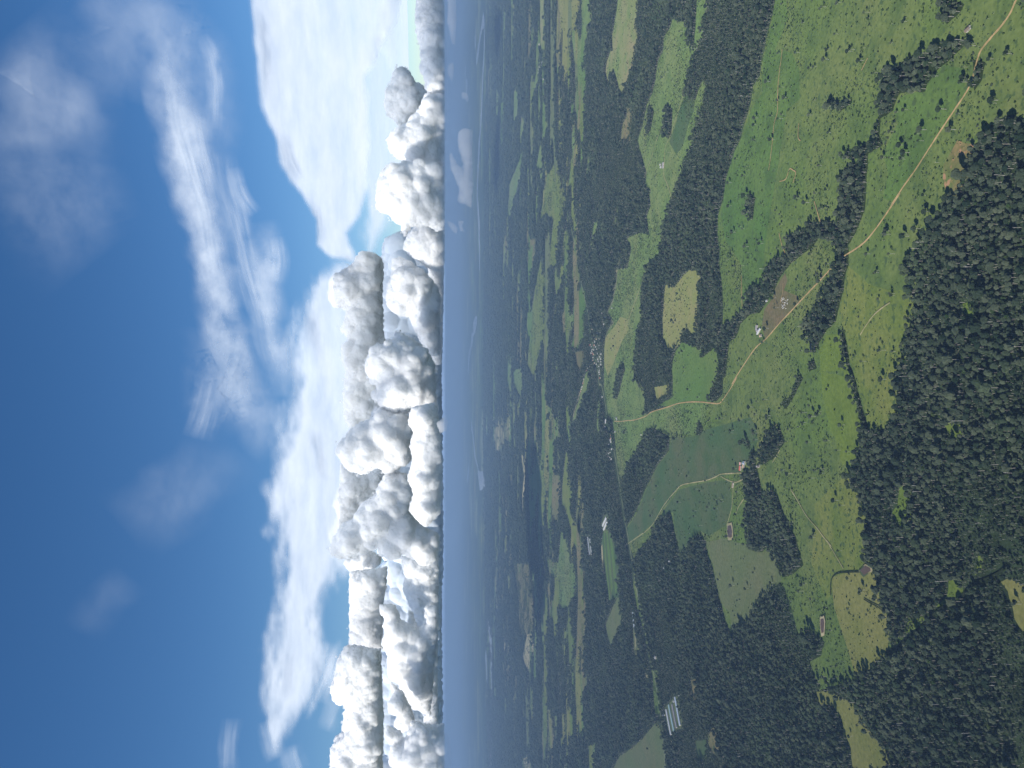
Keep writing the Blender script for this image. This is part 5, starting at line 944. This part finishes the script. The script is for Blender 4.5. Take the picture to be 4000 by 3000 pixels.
# shrubs and saplings dotted over the rough pastures
S = []
for i, (nm, tone, bush, pl) in enumerate(FP):
    if bush <= 0: continue
    pl = np.asarray(pl); lo, hi = pl.min(0), pl.max(0); r = np.hypot(*pl.mean(0))
    dens = .0240 * bush / max(1, (r / 3500)) ** 1.6
    N_ = int((hi - lo).prod() * dens); N_ = min(N_, 160000)
    if N_ < 1: continue
    q = lo + rng.random((N_, 2)) * (hi - lo); q = q[pip(pl, q)]
    cl = fbm2(q, 150, 3, 3); q = q[rng.random(len(q)) < np.clip((cl - .40) * 4, .10, 1)]
    later = np.zeros(len(q), bool)
    for (a, b_, c_, p2) in FP[i + 1:NF]: later |= pip(p2, q)
    q = q[~later]; S.append(np.column_stack([q, np.full(len(q), max(1, r / 3500))]))
S = np.vstack(S); xy = S[:, :2]; bad = np.zeros(len(S), bool)
for w in WD: bad |= pip(w, xy)
for line, w in ROADP: bad |= seg_dist(line, xy) < w / 2 + 2.5
for nm, mt, pl in WATER: bad |= pip(pl, xy)
S = S[~bad & in_view(xy, .1)]; n = len(S)
kd = rng.choice([7, 8, 2, 0, 5, 6], n, p=[.70, .240, .035, .012, .012, .001])
sc = (.42 + .9 * rng.random(n) ** 4) * np.where(kd < 7, .62, 1.0) * S[:, 2] ** .9
scatter('shrubs', np.column_stack([S[:, :2], np.full(n, .2)]), kd, np.column_stack([sc, sc, sc]), np.column_stack([np.zeros((n, 2)), rng.random(n) * 6.28]), kind='stuff', label='scattered dark shrubs and saplings dotted over the pastures')
print('forest', len(PT), 'shrubs', n)

# ------------------------------------------------------------------ buildings
def box(x0, x1, y0, y1, z0, z1):
    V = [(x, y, z) for z in (z0, z1) for y in (y0, y1) for x in (x0, x1)]
    return V, [(0, 1, 3, 2)[::-1], (4, 5, 7, 6), (0, 1, 5, 4), (2, 3, 7, 6)[::-1], (0, 2, 6, 4)[::-1], (1, 3, 7, 5)]
def house(name, w, l, h, roofmat, loc, rz, label, cat, group=None, pads=True):
    t = empty(name, loc, rz, label=label, cat=cat, group=group)
    V, F = box(-w / 2, w / 2, -l / 2, l / 2, -.5, h)
    n = len(V); rh = w * .24
    V += [(0, -l / 2, h + rh), (0, l / 2, h + rh)]; F += [(4, 5, n), (6, n + 1, 7)]
    mesh_obj('wall', V, F, [HM['wall']], t)
    e = .6; V = []; F = []
    for sgn in (-1, 1):
        k = len(V); x1 = sgn * (w / 2 + e); z1 = h - e * .48 + .08
        V += [(0, -l / 2 - e, h + rh + .1), (0, l / 2 + e, h + rh + .1), (x1, l / 2 + e, z1), (x1, -l / 2 - e, z1),
              (0, -l / 2 - e, h + rh + .3), (0, l / 2 + e, h + rh + .3), (x1, l / 2 + e, z1 + .2), (x1, -l / 2 - e, z1 + .2)]
        F += [(k, k + 1, k + 2, k + 3), (k + 4, k + 7, k + 6, k + 5), (k + 3, k + 2, k + 6, k + 7), (k, k + 3, k + 7, k + 4), (k + 1, k + 5, k + 6, k + 2)]
    mesh_obj('roof', V, F, [roofmat], t)
    V, F = box(-w / 2 - .12, -w / 2 + .05, -.6, .6, 0, min(2.1, h - .3)); mesh_obj('door', V, F, [HM['door']], t)
    for y in (-l * .28, l * .28):
        V, F = box(-w / 2 - .1, -w / 2 + .05, y - .6, y + .6, 1.0, min(2.0, h - .25)); mesh_obj('window', V, F, [HM['glass']], t)
    return t
COLW = {'red': 'red roofed', 'pink': 'pink roofed', 'bluegrey': 'blue grey roofed', 'tan': 'tan tile roofed', 'brown': 'brown thatched', 'white': 'white roofed', 'greybrown': 'grey roofed', 'teal': 'teal roofed'}
WHERE = {'village house': ('small %s house in the village strung along the highway among trees', 'village houses with %s roofs'),
         'roadside house': ('small %s house beside the highway near the dirt road junction', 'roadside houses with %s roofs'),
         'far house': ('tiny %s house in the far settlement near the river', 'far settlement houses with %s roofs')}
single = {}
for i, (k, c_, w, l, a, p_) in enumerate(HOUSES):
    z = ZR - .5
    if k in WHERE:
        lab = WHERE[k][0] % COLW[c_]; grp = WHERE[k][1] % COLW[c_].split()[0]
        if k == 'far house': mt = HM['white']
        else: mt = HM[c_]
        house('house', w * .58, l * .62, 3.2 if k != 'far house' else 6, mt, (p_[0], p_[1], z), R(a), lab, 'house', grp)
    else:
        key = (k, c_); single.setdefault(key, []).append(p_)
        spot = field_at(*p_)
        cell = 'farmhouse' if k == 'farmhouse' else 'shed'
        dist = math.hypot(*p_)
        lab = '%s %s %s at the %s' % ('long' if l > 2 * w else 'small' if l < 9 else 'plain', COLW[c_], cell, spot)
        o = house('farmhouse' if k == 'farmhouse' else 'farm_shed', w * .85, l * .85, 3.2, HM[c_], (p_[0], p_[1], z), R(a), lab, cell)
labs = {}
for o in list(scene.objects):
    if o.get('category') in ('farmhouse', 'shed'): labs.setdefault(o['label'], []).append(o)
for lab, os_ in labs.items():
    if len(os_) > 1:
        for o in os_: o['group'] = lab.replace('shed', 'sheds', 1).replace('farmhouse', 'farmhouses', 1)
ORD = ['leftmost, nearest the highway', 'second from the highway', 'third from the highway, narrow', 'fourth, nearest the camera', 'shorter of the pair by the planted rows, farther one', 'pair by the planted rows, nearer one', 'far pair in the forest, farther one', 'far pair in the forest, nearer one', 'alone in the trees by the highway']
for i, (c_, w, lab, line) in enumerate(SHEDS):
    a, b_ = np.array(line[0]), np.array(line[1]); d = b_ - a; L = np.linalg.norm(d); mid = (a + b_) / 2
    ang = math.atan2(d[1], d[0]) - math.pi / 2
    t = empty('poultry_shed', (mid[0], mid[1], ZR - .5), ang, label='long low %s livestock shed, %s' % (lab, ORD[i]), cat='shed')
    V, F = box(-w / 2, w / 2, -L / 2, L / 2, -.5, 3.2); mesh_obj('wall', V, F, [HM['wall']], t)
    V = []; F = []; nseg = max(2, int(L / 12))
    for s_ in (-1, 1):
        V, F = [], []
        for q in range(nseg + 1):
            y = -L / 2 - 1 + (L + 2) * q / nseg
            V += [(0, y, 5.6), (s_ * (w / 2 + 1), y, 3.1)]
        for q in range(nseg): F.append((2 * q, 2 * q + 1, 2 * q + 3, 2 * q + 2))
        n = len(V); V += [(x, y, z + .15) for x, y, z in V]; F += [tuple(v + n for v in f)[::-1] for f in F]
        mesh_obj('roof_slope', V, F, [HM[c_]], t)
    V, F = box(-.7, .7, -L / 2, L / 2, 5.5, 6.2); mesh_obj('ridge_vent', V, F, [HM[c_]], t)
    V, F = box(-1.5, 1.5, -L / 2 - .15, -L / 2 + .05, 0, 2.8); mesh_obj('door', V, F, [HM['door']], t)

# white cattle on the dark pasture beside the dirt road
def cow_mesh():
    Vs, Fs, n = [], [], 0
    def add(g):
        nonlocal n
        V, F = g; Vs.extend([tuple(v) for v in V]); Fs.extend([tuple(int(i) + n for i in f) for f in F]); n += len(V)
    V, F = ICO[2]
    v = V * (1.05, .42, .48) + (0, 0, 1.05); v[:, 2] += np.where(v[:, 0] > .3, .1, 0); add((v, F))
    add((V[:, :] * (.42, .17, .22) + (1.15, 0, 1.38), F)); add((V * (.34, .15, .17) + (1.6, 0, 1.45), F))
    for x in (-.7, .72):
        for y in (-.24, .24):
            add((ICO[1][0] * (.12, .11, .5) + (x, y, .5), ICO[1][1]))
    add((ICO[1][0] * (.05, .05, .42) + (-1.06, 0, .95), ICO[1][1]))
    return Vs, Fs
CV, CF = cow_mesh(); COW = plain('white_hide', (.80, .77, .70))
cows = CATTLE
first = None
for x, y in cows:
    if first is None:
        first = mesh_obj('cow', CV, CF, [COW], smooth=True); o = first
    else:
        o = first.copy(); scene.collection.objects.link(o)
    tag(o, 'white cow grazing on the dark paddock between the farm and the dirt road', 'cow', 'white cattle on the paddock by the dirt road')
    o.location = (x, y, ZR - .6); o.rotation_euler = (0, 0, random.random() * 6); o.scale = (1.25,) * 3

# ------------------------------------------------------------------ clouds
def cloud_mat(name, col, trans, sss=True, bump=.3):
    m, nt, out = new_mat(name); p = position(nt)
    bp = N(nt, 'ShaderNodeBump', Strength=bump, Distance=70.0)
    n2 = N(nt, 'ShaderNodeTexNoise', Scale=1 / 360., Detail=6, Roughness=.6); nt.links.new(p, n2.inputs['Vector']); nt.links.new(n2.outputs[0], bp.inputs['Height'])
    if sss:
        d = N(nt, 'ShaderNodeBsdfPrincipled', Roughness=1.0); d.inputs['Base Color'].default_value = (*col, 1); d.inputs['Specular IOR Level'].default_value = 0
        d.inputs['Subsurface Weight'].default_value = 1.0; d.inputs['Subsurface Radius'].default_value = (1, 1, 1); d.inputs['Subsurface Scale'].default_value = 900
    else:
        d = N(nt, 'ShaderNodeBsdfDiffuse', Roughness=1.0); d.inputs[0].default_value = (*col, 1)
    nt.links.new(bp.outputs[0], d.inputs['Normal'])
    t = nt.nodes.new('ShaderNodeBsdfTranslucent'); t.inputs[0].default_value = (*col, 1)
    mx = N(nt, 'ShaderNodeMixShader'); mx.inputs[0].default_value = trans
    nt.links.new(d.outputs[0], mx.inputs[1]); nt.links.new(t.outputs[0], mx.inputs[2]); nt.links.new(mx.outputs[0], out.inputs[0])
    return m
CLOUD = cloud_mat('cloud_droplets', (.985, .985, .985), .0)
CORE = CLOUD
CLOUD, nt_, out_ = new_mat('cloud_vapour')
pv_ = nt_.nodes.new('ShaderNodeVolumeScatter'); pv_.inputs['Color'].default_value = (1, 1, 1, 1); pv_.inputs['Density'].default_value = .0065; pv_.inputs['Anisotropy'].default_value = 0.0
nt_.links.new(pv_.outputs[0], out_.inputs['Volume'])
AIRWALL = cloud_mat('painted_haze_wall', (.40, .56, .80), .0, False)  # blue albedo stands in for the haze of distant air
CLOUD3 = cloud_mat('cloud_plain', (.93, .93, .93), .1, False)
CLOUD2 = cloud_mat('dim_vapour', (.84, .90, .97), .0, False, .05)

def billow(p, s):
    a = 0; w = 1; tot = 0
    for o_ in range(4):
        v = vnoise(p / s + o_ * 17.3); a = a + w * (1 - np.abs(2 * v - 1) ** .8 * 1.0); tot += w; w *= .52; s *= .48
    return a / tot - .5
def balls_to_mesh(C, Rr, lev, k=1.0, u=1.0):
    VV, FF, n = [], [], 0
    for c_, r_, l_ in zip(C, Rr, lev):
        V, F = ICO[l_]; VV.append(V * r_ + c_); FF.append(F + n); n += len(V)
    V = np.vstack(VV); F = np.vstack(FF)
    rad = np.concatenate([np.full(len(ICO[l_][0]), r_) for r_, l_ in zip(Rr, lev)])
    cen = np.concatenate([np.repeat(c_[None], len(ICO[l_][0]), 0) for c_, l_ in zip(C, lev)])
    nrm = (V - cen) / rad[:, None]
    V = V + k * nrm * (np.minimum(rad, 900 * u) * .50 * billow(V, 1500. * u) + np.minimum(rad, 500 * u) * .42 * billow(V + 999, 460. * u) + np.minimum(rad, 200 * u) * .5 * billow(V + 333, 150. * u))[:, None]
    return V, F

def cumulus(label, D, rmax, outline, idx):
    far = D > 67
    D = D * 1000.; ol = np.array(outline, float)
    lo, hi = ol.min(0), ol.max(0); step = rmax * .22
    g = np.stack(np.meshgrid(np.arange(lo[0], hi[0], step), np.arange(lo[1], hi[1], step)), -1).reshape(-1, 2)
    g = g + (rng.random(g.shape) - .5) * step; g = g[pip(ol, g)]
    if len(g) == 0: g = ol.mean(0)[None]
    d = seg_dist(ol, g, True)
    C, Rr = [], []
    order = np.argsort(-d + rng.random(len(d)) * rmax * .7)
    for j in order:
        r = min(d[j] * 1.02, rmax * rng.uniform(.5, 1.0))
        if r < rmax * .10: continue
        if C:
            cc = np.array(C)[:, [0, 2]]; dd = np.hypot(*(cc - g[j]).T)
            if (dd < np.array(Rr) * .62).any(): continue
        y = D - min(d[j], rmax * 1.6) * .5 + rng.normal() * rmax * .15
        C.append((g[j, 0], y, g[j, 1])); Rr.append(r)
    nb = len(C)
    # cauliflower knobs on the lumps
    for a in range(nb):
        r = Rr[a]; c0 = np.array(C[a])
        if far: break
        for _ in range(11 if r > rmax * .45 else 6):
            v = rng.normal(size=3); v[1] = -abs(v[1]) * .8; v[2] = v[2] * .8 + .25; v /= np.linalg.norm(v)
            rs = r * rng.uniform(.28, .5); c1 = c0 + v * r * .78
            if seg_dist(ol, c1[[0, 2]][None], True)[0] * (1 if pip(ol, c1[[0, 2]][None])[0] else -1) < rs * .25: continue
            C.append(tuple(c1)); Rr.append(rs)
    # crisp small turrets along the outline
    n = len(ol)
    for a in range(n):
        p0, p1 = ol[a], ol[(a + 1) % n]; L = np.linalg.norm(p1 - p0); k = max(1, int(L / (rmax * .16)))
        for t in range(k):
            q = p0 + (p1 - p0) * (t + rng.random()) / k; r = rmax * rng.uniform(.10, .26)
            if q[1] < lo[1] + (hi[1] - lo[1]) * .12: r *= .8
            cdir = ol.mean(0) - q; cdir /= np.linalg.norm(cdir) + 1e-9
            q = q + cdir * r * .7
            C.append((q[0], D + rng.normal() * rmax * .15, q[1])); Rr.append(r)
            for _ in range(3 if not far else 0):      # torn scraps round the rim
                r2 = rmax * rng.uniform(.035, .10); q2 = q - cdir * (r * rng.uniform(.2, 1.25)) + rng.normal(size=2) * r * .6
                C.append((q2[0], D + rng.normal() * rmax * .15, q2[1])); Rr.append(r2)
    Rr = np.array(Rr); C = np.array(C, float)
    lev = np.where(Rr / D * 755 > 6.5, 4, np.where(Rr / D * 755 > 2.4, 3, 2))
    lev = np.where(Rr / D * 755 < 1.0, 1, lev)
    u_ = 1.0 if D > 40500 else rmax / 700
    V, F = balls_to_mesh(C, Rr, lev, .35 if far else 1.0, u_)
    o = mesh_obj('cumulus_cloud' if D > 40500 else 'low_cloud', V, F, [CLOUD2 if far else CLOUD], smooth=True)
    md = o.modifiers.new('one_skin', 'REMESH'); md.mode = 'VOXEL'; md.voxel_size = D / 755 * .55; md.use_smooth_shade = True
    if not far and D > 40500:
        big = Rr > 85
        V, F = balls_to_mesh(C[big] + np.array((0, 45, 0)), Rr[big] * .96 - 12, lev[big], 1.0, u_)
        oc = mesh_obj('cloud_core', V, F, [CORE], o, smooth=True)
        md = oc.modifiers.new('one_skin', 'REMESH'); md.mode = 'VOXEL'; md.voxel_size = D / 755 * .5; md.use_smooth_shade = True
    tag(o, label, 'cloud'); return len(F)
tot = 0
for i, (lab, D, rm, olp) in enumerate(CUMULUS): tot += cumulus(lab, D, rm, olp, i)
print('cloud tris', tot)

# cloud cover that casts the dark shadows on the plain, out of the picture to the left and above
for i, (h, olp) in enumerate(HIGHCLOUDS):
    ol = np.array(olp, float); g = []
    lo, hi = ol.min(0), ol.max(0); st = 150 if h < 4000 else 260
    g = np.stack(np.meshgrid(np.arange(lo[0], hi[0], st), np.arange(lo[1], hi[1], st)), -1).reshape(-1, 2)
    g = g + (rng.random(g.shape) - .5) * st; g = g[pip(ol, g)]
    if len(g) == 0: g = ol.mean(0)[None]
    rr_ = st * rng.uniform(.8, 1.1, len(g))
    VV, FF, n = [], [], 0
    for q, r_ in zip(g, rr_):
        V, F = ICO[2]; v = V * (r_, r_, r_ * .6); v[:, 2] = np.where(v[:, 2] < 0, v[:, 2] * .3, v[:, 2]); VV.append(v + (q[0], q[1], h)); FF.append(F + n); n += len(V)
    V = np.vstack(VV); V = V + (vnoise(V / 90.)[:, None] - .5) * 60
    tag(mesh_obj('fair_weather_cloud', V, np.vstack(FF), [CLOUD3], smooth=True), ['fair weather cumulus outside the lower edge of the photo, shading the plain', 'high cloud heap outside the photo, shading its topmost far plain', 'long high cloud heap outside the photo, below the other heap'][i], 'cloud')

# added wall beyond the horizon, distant haze put into its blue colour
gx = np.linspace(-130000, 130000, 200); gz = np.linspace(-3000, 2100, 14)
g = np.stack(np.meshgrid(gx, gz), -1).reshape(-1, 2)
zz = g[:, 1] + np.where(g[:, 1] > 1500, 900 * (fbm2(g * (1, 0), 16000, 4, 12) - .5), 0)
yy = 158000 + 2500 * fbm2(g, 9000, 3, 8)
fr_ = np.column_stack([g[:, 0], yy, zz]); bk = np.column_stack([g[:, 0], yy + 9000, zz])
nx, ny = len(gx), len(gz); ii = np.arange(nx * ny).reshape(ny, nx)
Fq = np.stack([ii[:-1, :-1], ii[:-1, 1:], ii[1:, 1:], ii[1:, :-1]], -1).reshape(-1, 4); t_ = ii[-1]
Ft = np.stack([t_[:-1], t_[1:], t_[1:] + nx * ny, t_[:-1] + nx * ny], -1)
tag(mesh_obj('painted_haze_wall', np.vstack([fr_, bk]), np.vstack([Fq, Fq[:, ::-1] + nx * ny, Ft]), [AIRWALL], smooth=True), 'grey blue wall added along the horizon, painted as distant haze', kind='stuff')

# ice clouds: thin sheets at their real height
def ice_mat(name, scale, stretch_attr, amp, col=(.90, .96, 1.0)):
    m, nt, out = new_mat(name)
    at = nt.nodes.new('ShaderNodeAttribute'); at.attribute_name = 'thickness'
    sv = nt.nodes.new('ShaderNodeAttribute'); sv.attribute_name = 'grain'
    n1 = N(nt, 'ShaderNodeTexNoise', Scale=scale, Detail=7, Roughness=.58); nt.links.new(sv.outputs['Vector'], n1.inputs['Vector'])
    mr = N(nt, 'ShaderNodeMapRange'); mr.inputs[1].default_value = .32; mr.inputs[2].default_value = .68; mr.inputs[3].default_value = 1 - amp; mr.inputs[4].default_value = 1 + amp * .3
    nt.links.new(n1.outputs[0], mr.inputs[0])
    mu = nt.nodes.new('ShaderNodeMath'); mu.operation = 'MULTIPLY'; mu.use_clamp = True
    nt.links.new(at.outputs['Fac'], mu.inputs[0]); nt.links.new(mr.outputs[0], mu.inputs[1])
    d = nt.nodes.new('ShaderNodeBsdfDiffuse'); t = nt.nodes.new('ShaderNodeBsdfTranslucent')
    d.inputs[0].default_value = (.97, .98, 1, 1); t.inputs[0].default_value = (*col, 1)
    ms = N(nt, 'ShaderNodeMixShader'); ms.inputs[0].default_value = .9; nt.links.new(d.outputs[0], ms.inputs[1]); nt.links.new(t.outputs[0], ms.inputs[2])
    tr = nt.nodes.new('ShaderNodeBsdfTransparent')
    mx = nt.nodes.new('ShaderNodeMixShader'); nt.links.new(mu.outputs[0], mx.inputs[0]); nt.links.new(tr.outputs[0], mx.inputs[1]); nt.links.new(ms.outputs[0], mx.inputs[2])
    nt.links.new(mx.outputs[0], out.inputs[0]); return m
ICE = ice_mat('cirrus_ice', 1.0, None, .75); ICE2 = ice_mat('anvil_ice', 1.0, None, .22)
def add_attr(o, name, vals, vec=False):
    a = o.data.attributes.new(name, 'FLOAT_VECTOR' if vec else 'FLOAT', 'POINT')
    a.data.foreach_set('vector' if vec else 'value', np.asarray(vals, np.float32).ravel())
def at_height(ae, z):
    r = (z - CAM_H) / np.tan(np.radians(np.maximum(ae[:, 1], .6)))
    a = np.radians(ae[:, 0]); return np.column_stack([r * np.sin(a), r * np.cos(a), z + 0 * r])
AL = ['huge smooth white anvil cloud with a crisp curved edge, at the top of the photo', 'broad pale anvil cloud spread beyond the tallest towers, streaky at its lower end', 'small feathered flag of ice cloud beside the lower end of the pale anvil', 'thin layered veil of ice cloud over the round shoulder tower', 'thin veil of cloud streaks by the topmost end of the cumulus bank']
for i, (edge, op, ol) in enumerate(ANVILS):
    ol = np.array(ol); lo, hi = ol.min(0) - 1, ol.max(0) + 1; lo[1] = max(lo[1], 2.6)
    st = .16
    a = np.arange(lo[0], hi[0], st); e = np.arange(lo[1], hi[1], st)
    g = np.stack(np.meshgrid(a, e), -1).reshape(-1, 2)
    w1 = (fbm2(g * (.6, 1.6), 1.3, 5, 40 + i) - .5) * 1.6
    d = seg_dist(ol, g, True) * np.where(pip(ol, g), 1, -1) + w1 * edge
    th = np.clip(d / edge + .45, 0, 1); th = th * th * (3 - 2 * th) * op
    ii = np.arange(len(g)).reshape(len(e), len(a))
    F = np.stack([ii[:-1, :-1], ii[:-1, 1:], ii[1:, 1:], ii[1:, :-1]], -1).reshape(-1, 4); F = F[(th[F] > 0).any(1)]
    z = 9300 + 420 * i
    V = at_height(g, z); V[:, 2] += 260 * (vnoise(V / 9000.) - .5)
    o = mesh_obj('anvil_cloud', V, F, [ICE2], smooth=True); tag(o, AL[i], 'cloud')
    add_attr(o, 'thickness', th); add_attr(o, 'grain', np.column_stack([g[:, 0] * .25, g[:, 1] * .9, 0 * g[:, 0]]), True)
VV, FF, TH, GR, n = [], [], [], [], 0
for i, (w, op, path) in enumerate(CIRRUS):
    L = [np.array(q, float) for q in path]; P_ = []
    for q in range(len(L) - 1):
        p0 = L[max(q - 1, 0)]; p1 = L[q]; p2 = L[q + 1]; p3 = L[min(q + 2, len(L) - 1)]
        for k_ in range(8):
            t = k_ / 8; P_.append(.5 * ((2 * p1) + (-p0 + p2) * t + (2 * p0 - 5 * p1 + 4 * p2 - p3) * t * t + (-p0 + 3 * p1 - 3 * p2 + p3) * t ** 3))
    P_.append(L[-1]); P_ = np.array(P_); T_ = np.gradient(P_, axis=0); sl = np.concatenate([[0], np.cumsum(np.linalg.norm(np.diff(P_, axis=0), axis=1))])
    T_ /= np.linalg.norm(T_, axis=1)[:, None] + 1e-9; Nn = np.column_stack([-T_[:, 1], T_[:, 0]])
    m_ = len(P_); tt = np.linspace(-1, 1, 17); w = w * .85
    endf = np.clip(np.minimum(sl, sl[-1] - sl) / (sl[-1] * .28 + 1e-6), 0, 1)
    G = (P_[:, None, :] + Nn[:, None, :] * (tt[None, :, None] * w)).reshape(-1, 2)
    wob = (fbm2(G * (1, 1), .55 + .5 * w, 4, 60 + i).reshape(m_, 17) - .5) * 1.5
    th = (np.clip(1 - (tt[None, :] + wob) ** 2, 0, 1) ** 1.3 * (1 - tt[None, :] ** 2) ** .8 * (endf ** .8)[:, None] * op * .95).reshape(-1)
    V = at_height(G, 11000 + 60 * i); ii = np.arange(m_ * 17).reshape(m_, 17) + n
    VV.append(V); TH.append(th); wide = w > 1.4
    GR.append(np.column_stack([G[:, 0] * .30, G[:, 1] * .42, np.full(m_ * 17, i * .7)]) if wide else np.column_stack([np.repeat(sl, 17) * .16, np.tile(tt * w, m_) * 2.6, np.full(m_ * 17, i * 3.1)]))
    FF.append(np.stack([ii[:-1, :-1], ii[:-1, 1:], ii[1:, 1:], ii[1:, :-1]], -1).reshape(-1, 4)); n += m_ * 17
o = mesh_obj('cirrus', np.vstack(VV), np.vstack(FF), [ICE], smooth=True)
tag(o, 'thin wispy white cirrus streaks across the deep blue sky', kind='stuff')
add_attr(o, 'thickness', np.concatenate(TH)); add_attr(o, 'grain', np.vstack(GR), True)

# ------------------------------------------------------------------ the air
m, nt, out = new_mat('humid_air')
pv = nt.nodes.new('ShaderNodeVolumePrincipled'); pv.inputs['Color'].default_value = (.31, .46, .69, 1); pv.inputs['Density'].default_value = 5.9e-5
pv.inputs['Anisotropy'].default_value = 0.0
nt.links.new(pv.outputs[0], out.inputs['Volume'])
HS, HT = 150500, 885
V = [(x, y, z) for z in (-1, HT) for y in (-HS, HS) for x in (-HS, HS)]
hz = mesh_obj('haze', V, [(0, 2, 3, 1), (4, 5, 7, 6), (0, 1, 5, 4), (2, 6, 7, 3), (0, 4, 6, 2), (1, 3, 7, 5)], [m])
tag(hz, 'thin bluish haze over the whole plain', kind='stuff')
